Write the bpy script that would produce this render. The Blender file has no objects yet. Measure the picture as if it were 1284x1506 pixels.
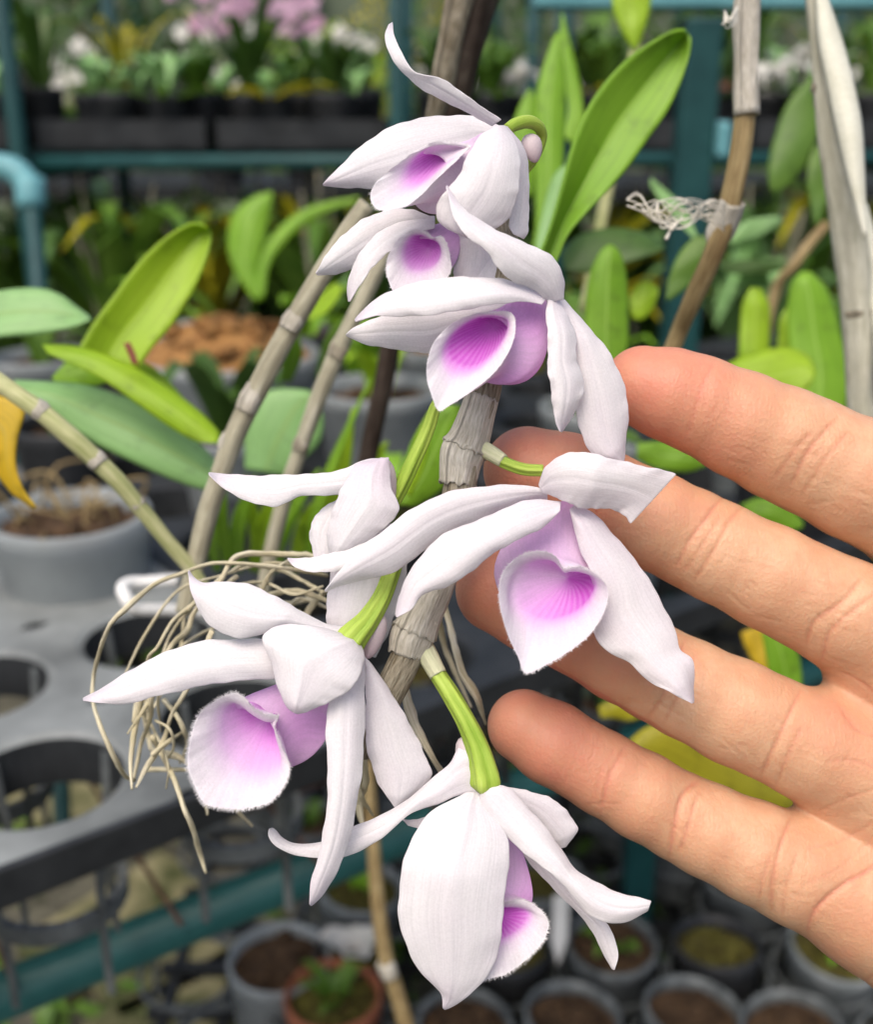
import bpy, bmesh, math, random
import numpy as np
from mathutils import Vector, Matrix, noise as mn

R = math.radians
random.seed(7)
rng = np.random.default_rng(11)
sc = bpy.context.scene
COL = sc.collection

# ------------------------------------------------------------------ camera frame
F = 1615.0                      # focal length in photograph pixels (1284 x 1506)
PITCH = R(20)
CAM = Vector((0, 0, 1.15))
D0 = 0.19                       # distance of the flowers
PX = D0 / F
fw = Vector((0, math.cos(PITCH), -math.sin(PITCH)))
up = Vector((0, math.sin(PITCH), math.cos(PITCH)))
rt = Vector((1, 0, 0))

def W(x, y, d):
    return CAM + rt * ((x - 642) / F * d) + up * (-(y - 753) / F * d) + fw * d

def Q(x, y, z=0.0):             # z in flower-plane pixels, + = farther
    return W(x, y, D0 + z * PX)

def P(x, y, h):                 # where the sight line of a photo point meets height h
    v = rt * ((x - 642) / F) + up * (-(y - 753) / F) + fw
    return CAM + v * ((h - CAM.z) / v.z)

def PY(x, y, Y):                # where it meets the vertical plane at world y = Y
    v = rt * ((x - 642) / F) + up * (-(y - 753) / F) + fw
    return CAM + v * (Y / v.y)

# ------------------------------------------------------------------ helpers
def link(name, me, mat=None, parent=None):
    o = bpy.data.objects.new(name, me)
    COL.objects.link(o)
    if mat is not None:
        for m in (mat if isinstance(mat, (list, tuple)) else [mat]):
            me.materials.append(m)
    if parent is not None:
        o.parent = parent
        o.matrix_parent_inverse = parent_world(parent).inverted()
    return o

def parent_world(p):
    m = p.matrix_basis.copy()
    if p.parent is not None:
        return parent_world(p.parent) @ p.matrix_parent_inverse @ m
    return m

def tag(o, label=None, cat=None, group=None, kind=None):
    if label: o['label'] = label
    if cat: o['category'] = cat
    if group: o['group'] = group
    if kind: o['kind'] = kind
    return o

def empty(name, loc=(0, 0, 0), parent=None, rz=0):
    o = bpy.data.objects.new(name, None)
    COL.objects.link(o)
    o.empty_display_size = 0.01
    o.location = loc
    o.rotation_euler = (0, 0, rz)
    if parent is not None:
        o.parent = parent
        o.matrix_parent_inverse = parent_world(parent).inverted()
    return o

def copy_tree(o, parent=None):
    c = o.copy(); COL.objects.link(c)
    if parent is not None:
        c.parent = parent
        c.matrix_parent_inverse = o.matrix_parent_inverse.copy()
    for ch in list(o.children): copy_tree(ch, c)
    return c

def mesh(name, verts, faces, smooth=True, uv=None, col=None):
    me = bpy.data.meshes.new(name)
    me.from_pydata([tuple(v) for v in verts], [], faces)
    if smooth: me.polygons.foreach_set('use_smooth', [True] * len(me.polygons))
    if uv is not None:
        ul = me.uv_layers.new(name='UVMap')
        li = np.empty(len(me.loops), dtype=np.int32)
        me.loops.foreach_get('vertex_index', li)
        ul.data.foreach_set('uv', np.asarray(uv, dtype=np.float32)[li].ravel())
    if col is not None:
        ca = me.attributes.new('pigment', 'FLOAT', 'POINT')
        ca.data.foreach_set('value', np.asarray(col, dtype=np.float32))
    me.update()
    return me

def cr(pts, n, closed=False):
    """Catmull-Rom through pts, n samples evenly spaced by arc length."""
    p = np.asarray(pts, dtype=float)
    m = len(p)
    if m == 2 and not closed:
        t = np.linspace(0, 1, n)[:, None]
        return p[0] * (1 - t) + p[1] * t
    out = []
    segs = m if closed else m - 1
    for i in range(segs):
        if closed:
            a, b, c, d = p[(i - 1) % m], p[i], p[(i + 1) % m], p[(i + 2) % m]
        else:
            b, c = p[i], p[i + 1]
            a = p[i - 1] if i else 2 * b - c
            d = p[i + 2] if i + 2 < m else 2 * c - b
        for t in np.linspace(0, 1, 12, endpoint=False):
            out.append(0.5 * ((2 * b) + (c - a) * t + (2 * a - 5 * b + 4 * c - d) * t * t
                              + (3 * b - a - 3 * c + d) * t ** 3))
    out.append(p[0] if closed else p[-1])
    out = np.array(out)
    seg = np.linalg.norm(np.diff(out, axis=0), axis=1)
    s = np.concatenate([[0], np.cumsum(seg)])
    tt = np.linspace(0, s[-1], n + 1 if closed else n)
    if closed: tt = tt[:-1]
    return np.stack([np.interp(tt, s, out[:, k]) for k in range(out.shape[1])], axis=1)

def prof(keys, t):
    k = sorted(keys)
    return np.interp(t, [a for a, _ in k], [b for _, b in k])

def sprof(keys, t):             # smooth profile
    k = sorted(keys)
    a = cr(k, 80)
    return np.interp(t, a[:, 0], a[:, 1])

def tube_data(pts, radii, sides=12, n=30, rough=0.0, cap=True, squash=1.0):
    """pts: world points; radii in metres given at the same points."""
    dat = cr([tuple(p) + (r,) for p, r in zip(pts, radii)], n)
    vs, fs, uv = [], [], []
    prevn = None
    L = 0
    for i in range(n):
        c = Vector(dat[i, :3])
        t = Vector(dat[min(i + 1, n - 1), :3]) - Vector(dat[max(i - 1, 0), :3])
        if t.length < 1e-9: t = Vector((0, 0, 1))
        t.normalize()
        if prevn is None:
            prevn = t.orthogonal().normalized()
        nn = (prevn - t * prevn.dot(t)).normalized(); prevn = nn
        b = t.cross(nn)
        if i: L += (c - Vector(dat[i - 1, :3])).length
        for k in range(sides):
            a = 2 * math.pi * k / sides
            r = dat[i, 3]
            if rough:
                q = Vector((math.cos(a) * 1.7, math.sin(a) * 1.7, L / max(dat[:, 3].mean(), 1e-6) * 0.25))
                r *= 1 + rough * mn.noise(q + Vector((c.x * 31, 0, 0)))
            vs.append(c + (nn * math.cos(a) * squash + b * math.sin(a)) * r)
            uv.append((k / sides, L))
    for i in range(n - 1):
        for k in range(sides):
            k2 = (k + 1) % sides
            fs.append((i * sides + k, i * sides + k2, (i + 1) * sides + k2, (i + 1) * sides + k))
    if cap:
        fs.append(tuple(range(sides - 1, -1, -1)))
        fs.append(tuple((n - 1) * sides + k for k in range(sides)))
    return vs, fs, uv

class MB:
    """collects pieces of ONE mesh"""
    def __init__(s): s.v, s.f, s.uv, s.c = [], [], [], []
    def add(s, vs, fs, uv=None, col=None):
        o = len(s.v)
        s.v += [Vector(v) for v in vs]
        s.f += [tuple(i + o for i in f) for f in fs]
        s.uv += list(uv) if uv is not None else [(0, 0)] * len(vs)
        s.c += list(col) if col is not None else [0.0] * len(vs)
        return s
    def tube(s, pts, radii, sides=10, n=24, rough=0.0, cap=True, squash=1.0, col=0.0):
        v, f, u = tube_data(pts, radii, sides, n, rough, cap, squash)
        return s.add(v, f, u, [col] * len(v))
    def box(s, c, sx, sy, sz, rz=0.0, bev=0.0):
        bm = bmesh.new()
        bmesh.ops.create_cube(bm, size=1)
        bmesh.ops.scale(bm, vec=(sx, sy, sz), verts=bm.verts)
        if bev: bmesh.ops.bevel(bm, geom=bm.edges[:], offset=bev, segments=2, affect='EDGES', profile=0.5)
        bmesh.ops.rotate(bm, matrix=Matrix.Rotation(rz, 3, 'Z'), verts=bm.verts)
        bmesh.ops.translate(bm, vec=c, verts=bm.verts)
        bm.verts.index_update()
        s.add([v.co.copy() for v in bm.verts], [tuple(v.index for v in f.verts) for f in bm.faces])
        bm.free()
        return s
    def lathe(s, prof_pts, c=(0, 0, 0), sides=32, wob=0.0, closed=False):
        vs, fs, uv = [], [], []
        n = len(prof_pts)
        for i, (r, z) in enumerate(prof_pts):
            for k in range(sides):
                a = 2 * math.pi * k / sides
                rr = r * (1 + wob * math.sin(2 * a + z * 60))
                vs.append((c[0] + rr * math.cos(a), c[1] + rr * math.sin(a), c[2] + z)); uv.append((k / sides, i / n))
        for i in range(n - 1):
            for k in range(sides):
                k2 = (k + 1) % sides
                fs.append((i * sides + k, i * sides + k2, (i + 1) * sides + k2, (i + 1) * sides + k))
        return s.add(vs, fs, uv)
    def blade(s, pts, widths, fold=0.25, n=12, m=5, droop=None, normal=None, col=0.0, wave=0.0):
        """a leaf: centreline world points, half widths, folded along the midrib"""
        dat = cr([tuple(p) + (w,) for p, w in zip(pts, widths)], n)
        nz = Vector(normal) if normal is not None else Vector((0, 0, 1))
        vs, fs, uv = [], [], []
        for i in range(n):
            c = Vector(dat[i, :3]); w = max(dat[i, 3], 1e-5)
            t = (Vector(dat[min(i + 1, n - 1), :3]) - Vector(dat[max(i - 1, 0), :3])).normalized()
            side = t.cross(nz)
            if side.length < 1e-4: side = t.orthogonal()
            side.normalize()
            nrm = side.cross(t).normalized()
            for k in range(m):
                q = (k / (m - 1)) * 2 - 1
                h = fold * w * (abs(q) ** 1.3) + wave * w * math.sin(i * 1.1 + q) * abs(q)
                vs.append(c + side * q * w + nrm * h)
                uv.append((k / (m - 1), i / (n - 1)))
        for i in range(n - 1):
            for k in range(m - 1):
                a = i * m + k
                fs.append((a, a + 1, a + m + 1, a + m))
        return s.add(vs, fs, uv, [col] * len(vs))
    def build(s, name, mat=None, parent=None, smooth=True):
        return link(name, mesh(name, s.v, s.f, smooth, s.uv, s.c), mat, parent)

def solid(o, th, offset=0.0):
    md = o.modifiers.new('thick', 'SOLIDIFY'); md.thickness = th; md.offset = offset
    return o
def sub(o, lv=1):
    md = o.modifiers.new('sub', 'SUBSURF'); md.levels = lv; md.render_levels = lv
    return o

# ------------------------------------------------------------------ materials
def nt(name):
    m = bpy.data.materials.new(name); m.use_nodes = True
    t = m.node_tree
    for n in list(t.nodes): t.nodes.remove(n)
    return m, t, t.nodes, t.links
def rgb(c): return (c[0], c[1], c[2], 1)
def setin(n, **kw):
    for k, v in kw.items():
        for s in n.inputs:
            if s.name.replace(' ', '_').lower() == k.lower():
                s.default_value = v; break

def mat_basic(name, c1, c2=None, scale=40, rough=0.6, bump=0.2, bscale=None, spec=0.3, coords='Object', stretch=None, dist=0.001, c3=None):
    m, t, N, L = nt(name)
    out = N.new('ShaderNodeOutputMaterial'); p = N.new('ShaderNodeBsdfPrincipled')
    L.new(p.outputs[0], out.inputs[0])
    tc = N.new('ShaderNodeTexCoord'); mp = N.new('ShaderNodeMapping')
    L.new(tc.outputs[coords], mp.inputs[0])
    if stretch: mp.inputs['Scale'].default_value = stretch
    n1 = N.new('ShaderNodeTexNoise'); setin(n1, Scale=scale, Detail=6.0, Roughness=0.6)
    L.new(mp.outputs[0], n1.inputs['Vector'])
    cr_ = N.new('ShaderNodeValToRGB')
    cr_.color_ramp.elements[0].color = rgb(c1); cr_.color_ramp.elements[0].position = 0.35
    cr_.color_ramp.elements[1].color = rgb(c2 or c1); cr_.color_ramp.elements[1].position = 0.65
    if c3:
        e = cr_.color_ramp.elements.new(0.78); e.color = rgb(c3)
    L.new(n1.outputs[0], cr_.inputs[0])
    L.new(cr_.outputs[0], p.inputs['Base Color'])
    setin(p, Roughness=rough); p.inputs['Specular IOR Level'].default_value = spec
    if bump:
        n2 = N.new('ShaderNodeTexNoise'); setin(n2, Scale=bscale or scale * 3, Detail=5.0)
        L.new(mp.outputs[0], n2.inputs['Vector'])
        b = N.new('ShaderNodeBump'); setin(b, Strength=bump, Distance=dist)
        L.new(n2.outputs[0], b.inputs['Height']); L.new(b.outputs[0], p.inputs['Normal'])
    return m

def mat_petal(name, base, flush, rough=0.5, trans=0.40, vein=0.14):
    """thin petal: pigment attribute mixes base -> flush colour; fine lengthwise veins."""
    m, t, N, L = nt(name)
    out = N.new('ShaderNodeOutputMaterial')
    at = N.new('ShaderNodeAttribute'); at.attribute_name = 'pigment'
    ramp = N.new('ShaderNodeValToRGB'); r = ramp.color_ramp
    r.elements[0].position = 0; r.elements[0].color = rgb(base)
    r.elements[1].position = 1; r.elements[1].color = rgb(flush[-1])
    for i, c in enumerate(flush[:-1]):
        e = r.elements.new((i + 1) / len(flush)); e.color = rgb(c)
    tc = N.new('ShaderNodeTexCoord')
    nz = N.new('ShaderNodeTexNoise'); setin(nz, Scale=260.0, Detail=4.0)
    L.new(tc.outputs['Object'], nz.inputs['Vector'])
    # pigment breaks up a little with fine noise
    ma = N.new('ShaderNodeMath'); ma.operation = 'MULTIPLY_ADD'
    L.new(nz.outputs[0], ma.inputs[0]); ma.inputs[1].default_value = 0.10
    sb = N.new('ShaderNodeMath'); sb.operation = 'SUBTRACT'; L.new(at.outputs['Fac'], sb.inputs[0]); sb.inputs[1].default_value = 0.05
    L.new(sb.outputs[0], ma.inputs[2]); L.new(ma.outputs[0], ramp.inputs[0])
    mp = N.new('ShaderNodeMapping'); L.new(tc.outputs['UV'], mp.inputs[0]); mp.inputs['Scale'].default_value = (1, 0.08, 1)
    n2 = N.new('ShaderNodeTexNoise'); setin(n2, Scale=24.0, Detail=5.0, Roughness=0.65)
    L.new(mp.outputs[0], n2.inputs['Vector'])
    n3 = N.new('ShaderNodeTexNoise'); setin(n3, Scale=1500.0, Detail=3.0)
    L.new(tc.outputs['Object'], n3.inputs['Vector'])
    b0 = N.new('ShaderNodeBump'); setin(b0, Strength=0.10, Distance=0.0003); L.new(n3.outputs[0], b0.inputs['Height'])
    b = N.new('ShaderNodeBump'); setin(b, Strength=vein * 1.9, Distance=0.0004)
    L.new(n2.outputs[0], b.inputs['Height']); L.new(b0.outputs[0], b.inputs['Normal'])
    p = N.new('ShaderNodeBsdfPrincipled'); setin(p, Roughness=rough); p.inputs['Specular IOR Level'].default_value = 0.18
    p.inputs['Sheen Weight'].default_value = 0.12
    tr = N.new('ShaderNodeBsdfTranslucent')
    mp2 = N.new('ShaderNodeMapping'); L.new(tc.outputs['UV'], mp2.inputs[0]); mp2.inputs['Scale'].default_value = (1, 0.05, 1)
    n4 = N.new('ShaderNodeTexNoise'); setin(n4, Scale=55.0, Detail=4.0, Roughness=.6); L.new(mp2.outputs[0], n4.inputs['Vector'])
    mrv = N.new('ShaderNodeMapRange'); mrv.inputs[1].default_value = .35; mrv.inputs[2].default_value = .65; mrv.inputs[3].default_value = .91; mrv.inputs[4].default_value = 1.0
    L.new(n4.outputs[0], mrv.inputs[0])
    n5 = N.new('ShaderNodeTexNoise'); setin(n5, Scale=2600.0, Detail=2.0); L.new(tc.outputs['Object'], n5.inputs['Vector'])
    mrs = N.new('ShaderNodeMapRange'); mrs.inputs[1].default_value = .3; mrs.inputs[2].default_value = .7; mrs.inputs[3].default_value = .95; mrs.inputs[4].default_value = 1.03
    L.new(n5.outputs[0], mrs.inputs[0])
    mm = N.new('ShaderNodeMath'); mm.operation = 'MULTIPLY'; L.new(mrv.outputs[0], mm.inputs[0]); L.new(mrs.outputs[0], mm.inputs[1])
    vm = N.new('ShaderNodeVectorMath'); vm.operation = 'SCALE'; L.new(ramp.outputs[0], vm.inputs[0]); L.new(mm.outputs[0], vm.inputs['Scale'])
    L.new(vm.outputs[0], p.inputs['Base Color']); L.new(vm.outputs[0], tr.inputs['Color'])
    L.new(b.outputs[0], p.inputs['Normal']); L.new(b.outputs[0], tr.inputs['Normal'])
    mx = N.new('ShaderNodeMixShader'); mx.inputs[0].default_value = trans
    L.new(p.outputs[0], mx.inputs[1]); L.new(tr.outputs[0], mx.inputs[2]); L.new(mx.outputs[0], out.inputs[0])
    return m

def mat_leaf(name, c1, c2, rough=0.42, trans=0.3, rib=None, ribw=0.02):
    m, t, N, L = nt(name)
    out = N.new('ShaderNodeOutputMaterial')
    tc = N.new('ShaderNodeTexCoord')
    nz = N.new('ShaderNodeTexNoise'); setin(nz, Scale=22.0, Detail=5.0); L.new(tc.outputs['Object'], nz.inputs['Vector'])
    ramp = N.new('ShaderNodeValToRGB'); ramp.color_ramp.elements[0].color = rgb(c1); ramp.color_ramp.elements[0].position = 0.35
    ramp.color_ramp.elements[1].color = rgb(c2); ramp.color_ramp.elements[1].position = 0.66
    L.new(nz.outputs[0], ramp.inputs[0])
    mpv = N.new('ShaderNodeMapping'); L.new(tc.outputs['UV'], mpv.inputs[0]); mpv.inputs['Scale'].default_value = (1, 0.04, 1)
    nv = N.new('ShaderNodeTexNoise'); setin(nv, Scale=38.0, Detail=4.0, Roughness=.65); L.new(mpv.outputs[0], nv.inputs['Vector'])
    ns = N.new('ShaderNodeTexNoise'); setin(ns, Scale=160.0, Detail=3.0); L.new(tc.outputs['Object'], ns.inputs['Vector'])
    m1 = N.new('ShaderNodeMapRange'); m1.inputs[1].default_value = .35; m1.inputs[2].default_value = .65; m1.inputs[3].default_value = .78; m1.inputs[4].default_value = 1.12; L.new(nv.outputs[0], m1.inputs[0])
    m2_ = N.new('ShaderNodeMapRange'); m2_.inputs[1].default_value = .25; m2_.inputs[2].default_value = .45; m2_.inputs[3].default_value = .72; m2_.inputs[4].default_value = 1.0; L.new(ns.outputs[0], m2_.inputs[0])
    mt_ = N.new('ShaderNodeMath'); mt_.operation = 'MULTIPLY'; L.new(m1.outputs[0], mt_.inputs[0]); L.new(m2_.outputs[0], mt_.inputs[1])
    vs_ = N.new('ShaderNodeVectorMath'); vs_.operation = 'SCALE'; L.new(ramp.outputs[0], vs_.inputs[0]); L.new(mt_.outputs[0], vs_.inputs['Scale'])
    colr = vs_.outputs[0]
    sep = N.new('ShaderNodeSeparateXYZ'); L.new(tc.outputs['UV'], sep.inputs[0])
    if rib:
        a = N.new('ShaderNodeMath'); a.operation = 'SUBTRACT'; L.new(sep.outputs[0], a.inputs[0]); a.inputs[1].default_value = 0.5
        a2 = N.new('ShaderNodeMath'); a2.operation = 'ABSOLUTE'; L.new(a.outputs[0], a2.inputs[0])
        mr = N.new('ShaderNodeMapRange'); mr.inputs[1].default_value = ribw; mr.inputs[2].default_value = ribw * 2.2
        mr.inputs[3].default_value = 1; mr.inputs[4].default_value = 0
        L.new(a2.outputs[0], mr.inputs[0])
        mx = N.new('ShaderNodeMix'); mx.data_type = 'RGBA'
        L.new(mr.outputs[0], mx.inputs['Factor']); L.new(colr, mx.inputs[6]); mx.inputs[7].default_value = rgb(rib)
        colr = mx.outputs[2]
    mp = N.new('ShaderNodeMapping'); L.new(tc.outputs['UV'], mp.inputs[0]); mp.inputs['Scale'].default_value = (1, 0.05, 1)
    n2 = N.new('ShaderNodeTexNoise'); setin(n2, Scale=40.0, Detail=3.0); L.new(mp.outputs[0], n2.inputs['Vector'])
    b = N.new('ShaderNodeBump'); setin(b, Strength=0.25, Distance=0.0006); L.new(n2.outputs[0], b.inputs['Height'])
    p = N.new('ShaderNodeBsdfPrincipled'); setin(p, Roughness=rough); p.inputs['Specular IOR Level'].default_value = 0.35
    tr = N.new('ShaderNodeBsdfTranslucent')
    L.new(colr, p.inputs['Base Color']); L.new(colr, tr.inputs['Color']); L.new(b.outputs[0], p.inputs['Normal'])
    mxs = N.new('ShaderNodeMixShader'); mxs.inputs[0].default_value = trans
    L.new(p.outputs[0], mxs.inputs[1]); L.new(tr.outputs[0], mxs.inputs[2]); L.new(mxs.outputs[0], out.inputs[0])
    return m

def mat_fibre(name, c1, c2, c3=None, rough=0.75, scale=30, bump=0.6):
    """stems and canes: streaks that run along the tube (UV v is length in metres)."""
    m, t, N, L = nt(name)
    out = N.new('ShaderNodeOutputMaterial'); p = N.new('ShaderNodeBsdfPrincipled'); L.new(p.outputs[0], out.inputs[0])
    tc = N.new('ShaderNodeTexCoord'); mp = N.new('ShaderNodeMapping'); L.new(tc.outputs['UV'], mp.inputs[0])
    mp.inputs['Scale'].default_value = (1, 6, 1)
    n1 = N.new('ShaderNodeTexNoise'); setin(n1, Scale=float(scale), Detail=6.0, Roughness=0.65); L.new(mp.outputs[0], n1.inputs['Vector'])
    n2 = N.new('ShaderNodeTexNoise'); setin(n2, Scale=90.0, Detail=4.0); L.new(tc.outputs['Object'], n2.inputs['Vector'])
    ad = N.new('ShaderNodeMath'); ad.operation = 'MULTIPLY_ADD'; L.new(n2.outputs[0], ad.inputs[0]); ad.inputs[1].default_value = 0.6
    sb = N.new('ShaderNodeMath'); sb.operation = 'SUBTRACT'; L.new(n1.outputs[0], sb.inputs[0]); sb.inputs[1].default_value = 0.3
    L.new(sb.outputs[0], ad.inputs[2])
    r = N.new('ShaderNodeValToRGB'); r.color_ramp.elements[0].color = rgb(c1); r.color_ramp.elements[0].position = 0.34
    r.color_ramp.elements[1].color = rgb(c2); r.color_ramp.elements[1].position = 0.62
    if c3: e = r.color_ramp.elements.new(0.78); e.color = rgb(c3)
    L.new(ad.outputs[0], r.inputs[0]); L.new(r.outputs[0], p.inputs['Base Color'])
    b = N.new('ShaderNodeBump'); setin(b, Strength=bump, Distance=0.0008); L.new(n1.outputs[0], b.inputs['Height']); L.new(b.outputs[0], p.inputs['Normal'])
    setin(p, Roughness=rough); p.inputs['Specular IOR Level'].default_value = 0.2
    return m

def mat_clear(name, c, alpha=0.4, rough=0.35):
    m, t, N, L = nt(name)
    out = N.new('ShaderNodeOutputMaterial'); p = N.new('ShaderNodeBsdfPrincipled')
    p.inputs['Base Color'].default_value = rgb(c); setin(p, Roughness=rough)
    tr = N.new('ShaderNodeBsdfTranslucent'); tr.inputs[0].default_value = rgb(c)
    m1 = N.new('ShaderNodeMixShader'); m1.inputs[0].default_value = 0.35
    L.new(p.outputs[0], m1.inputs[1]); L.new(tr.outputs[0], m1.inputs[2])
    tp = N.new('ShaderNodeBsdfTransparent')
    m2 = N.new('ShaderNodeMixShader')
    tc = N.new('ShaderNodeTexCoord'); nz = N.new('ShaderNodeTexNoise'); setin(nz, Scale=25.0, Detail=4.0); L.new(tc.outputs['Object'], nz.inputs['Vector'])
    mr = N.new('ShaderNodeMapRange'); mr.inputs[1].default_value = .3; mr.inputs[2].default_value = .7
    mr.inputs[3].default_value = max(alpha - .15, 0); mr.inputs[4].default_value = alpha + .12
    L.new(nz.outputs[0], mr.inputs[0]); L.new(mr.outputs[0], m2.inputs[0])
    L.new(m1.outputs[0], m2.inputs[1]); L.new(tp.outputs[0], m2.inputs[2]); L.new(m2.outputs[0], out.inputs[0])
    return m

M = {}
WHITE = (0.88, 0.865, 0.875)
M['petal'] = mat_petal('petal_white', WHITE, [(0.77, 0.66, 0.77), (0.68, 0.42, 0.70)])
M['lip_in'] = mat_petal('lip_inside', (0.78, 0.75, 0.78), [(0.78, 0.52, 0.80), (0.72, 0.30, 0.74), (0.60, 0.11, 0.60)], trans=0.3, vein=0.1)
M['lip_out'] = mat_petal('lip_outside', (0.82, 0.78, 0.82), [(0.78, 0.56, 0.80), (0.74, 0.40, 0.76), (0.66, 0.26, 0.68)], trans=0.3, vein=0.1)
M['chin'] = mat_petal('chin_blush', (0.78, 0.70, 0.72), [(0.72, 0.55, 0.60), (0.55, 0.55, 0.20)])
M['pedicel'] = mat_fibre('pedicel_green', (0.20, 0.32, 0.03), (0.36, 0.48, 0.08), (0.46, 0.56, 0.16), rough=0.4, scale=9, bump=0.5)
M['pedicel_pale'] = mat_fibre('pedicel_sheath', (0.42, 0.45, 0.25), (0.58, 0.58, 0.40), rough=0.5, scale=12)
M['cane'] = mat_fibre('cane_grey', (0.13, 0.105, 0.065), (0.36, 0.325, 0.25), (0.62, 0.59, 0.51), scale=44, bump=1.0)
M['cane_brown'] = mat_fibre('cane_brown', (0.17, 0.115, 0.05), (0.32, 0.245, 0.12), (0.45, 0.375, 0.22), rough=0.5, scale=14)
M['cane_green'] = mat_fibre('cane_pale_green', (0.30, 0.33, 0.13), (0.50, 0.50, 0.27), (0.58, 0.56, 0.40), rough=0.55, scale=12)
M['cane_dark'] = mat_fibre('cane_dark_brown', (0.022, 0.014, 0.010), (0.06, 0.045, 0.035), (0.16, 0.14, 0.11), scale=10)
M['cane_ash'] = mat_fibre('cane_ash', (0.26, 0.24, 0.17), (0.42, 0.40, 0.30), (0.55, 0.53, 0.44), scale=10)
M['sheath'] = mat_fibre('papery_sheath', (0.36, 0.33, 0.26), (0.58, 0.55, 0.48), (0.72, 0.70, 0.64), scale=50, bump=0.9)
M['sheath_white'] = mat_fibre('papery_white_sheath', (0.55, 0.55, 0.44), (0.68, 0.68, 0.58), (0.76, 0.76, 0.68), scale=14, bump=0.4)
M['cane_pale'] = mat_fibre('cane_pale', (0.36, 0.35, 0.26), (0.54, 0.53, 0.43), (0.66, 0.65, 0.56), scale=16)
M['root'] = mat_fibre('aerial_root', (0.44, 0.39, 0.24), (0.66, 0.61, 0.45), (0.78, 0.75, 0.63), scale=12)
M['fibre'] = mat_basic('dry_fibre', (0.62, 0.58, 0.48), (0.75, 0.73, 0.66), rough=0.7, bump=0)
M['leaf_lime'] = mat_leaf('leaf_lime', (0.24, 0.42, 0.010), (0.34, 0.52, 0.022), rib=(0.38, 0.55, 0.06), ribw=0.012)
M['leaf_green'] = mat_leaf('leaf_green', (0.17, 0.36, 0.014), (0.24, 0.45, 0.032), rib=(0.30, 0.50, 0.08), ribw=0.012)
M['leaf_grey'] = mat_leaf('leaf_grey_green', (0.18, 0.36, 0.11), (0.25, 0.44, 0.17), trans=0.15, rib=(0.2, 0.34, 0.10))
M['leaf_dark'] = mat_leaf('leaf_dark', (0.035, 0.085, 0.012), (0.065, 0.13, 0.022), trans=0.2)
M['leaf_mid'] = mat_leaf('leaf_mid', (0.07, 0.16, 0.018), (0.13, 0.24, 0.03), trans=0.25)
M['leaf_yellow'] = mat_leaf('leaf_yellow', (0.62, 0.42, 0.02), (0.70, 0.52, 0.05), rib=(0.55, 0.40, 0.05))
M['leaf_olive'] = mat_leaf('leaf_olive', (0.32, 0.30, 0.012), (0.42, 0.38, 0.02))
M['leaf_red'] = mat_leaf('leaf_red', (0.20, 0.05, 0.03), (0.28, 0.09, 0.04))
M['pink'] = mat_leaf('pink_blossom', (0.62, 0.34, 0.50), (0.70, 0.50, 0.63), rough=0.6)
M['pale'] = mat_leaf('pale_blossom', (0.74, 0.74, 0.66), (0.80, 0.78, 0.74), rough=0.6)
M['teal'] = mat_basic('teal_paint', (0.006, 0.040, 0.042), (0.011, 0.058, 0.059), scale=30, rough=0.45, bump=0.1, c3=(0.022, 0.085, 0.082))
M['teal_pipe'] = mat_basic('teal_pipe_paint', (0.013, 0.076, 0.076), (0.022, 0.102, 0.099), scale=30, rough=0.4, bump=0.1, c3=(0.045, 0.14, 0.13))
M['pot_low'] = mat_basic('weathered_pot', (0.05, 0.057, 0.06), (0.14, 0.155, 0.158), scale=34, rough=0.5, bump=0.2, c3=(0.24, 0.25, 0.24))
M['teal_pvc'] = mat_basic('light_teal_plastic', (0.09, 0.25, 0.28), (0.13, 0.32, 0.35), scale=40, rough=0.4, bump=0.05)
M['tray'] = mat_basic('grey_tray', (0.10, 0.108, 0.105), (0.225, 0.242, 0.238), scale=14, rough=0.5, bump=0.2, bscale=120, c3=(0.30, 0.30, 0.26))
M['tray_black'] = mat_basic('black_tray', (0.012, 0.014, 0.016), (0.028, 0.031, 0.034), scale=30, rough=0.5, bump=0.1)
M['pot_black'] = mat_basic('black_pot', (0.015, 0.017, 0.019), (0.035, 0.037, 0.04), scale=25, rough=0.5, bump=0.1)
M['pot_grey'] = mat_basic('grey_pot', (0.13, 0.15, 0.155), (0.22, 0.24, 0.245), scale=28, rough=0.45, bump=0.1, c3=(0.30, 0.32, 0.31))
M['pot_clear'] = mat_clear('clear_pot', (0.42, 0.46, 0.47), alpha=0.28)
M['pot_terra'] = mat_basic('terracotta', (0.22, 0.07, 0.035), (0.32, 0.12, 0.06), scale=30, rough=0.7, bump=0.15)
M['soil'] = mat_basic('bark_mix', (0.035, 0.02, 0.01), (0.12, 0.07, 0.035), scale=90, rough=0.9, bump=1.0, dist=0.006, c3=(0.22, 0.15, 0.08))
M['moss'] = mat_basic('mossy_mix', (0.06, 0.045, 0.012), (0.13, 0.12, 0.02), scale=70, rough=0.9, bump=1.0, dist=0.006, c3=(0.2, 0.22, 0.05))
M['coir'] = mat_basic('coir', (0.22, 0.10, 0.03), (0.45, 0.24, 0.08), scale=120, rough=0.9, bump=1.0, dist=0.006, c3=(0.55, 0.36, 0.16))
M['tagw'] = mat_basic('white_plastic', (0.70, 0.70, 0.68), (0.80, 0.80, 0.78), scale=20, rough=0.45, bump=0.02)
M['ground'] = mat_basic('gravel_soil', (0.05, 0.048, 0.036), (0.12, 0.115, 0.085), scale=14, rough=0.95, bump=1.0, bscale=60, dist=0.01, c3=(0.22, 0.20, 0.15))
M['block'] = mat_basic('concrete_block', (0.035, 0.045, 0.012), (0.22, 0.20, 0.11), scale=16, rough=0.9, bump=0.6, bscale=80, c3=(0.36, 0.34, 0.22))
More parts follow.
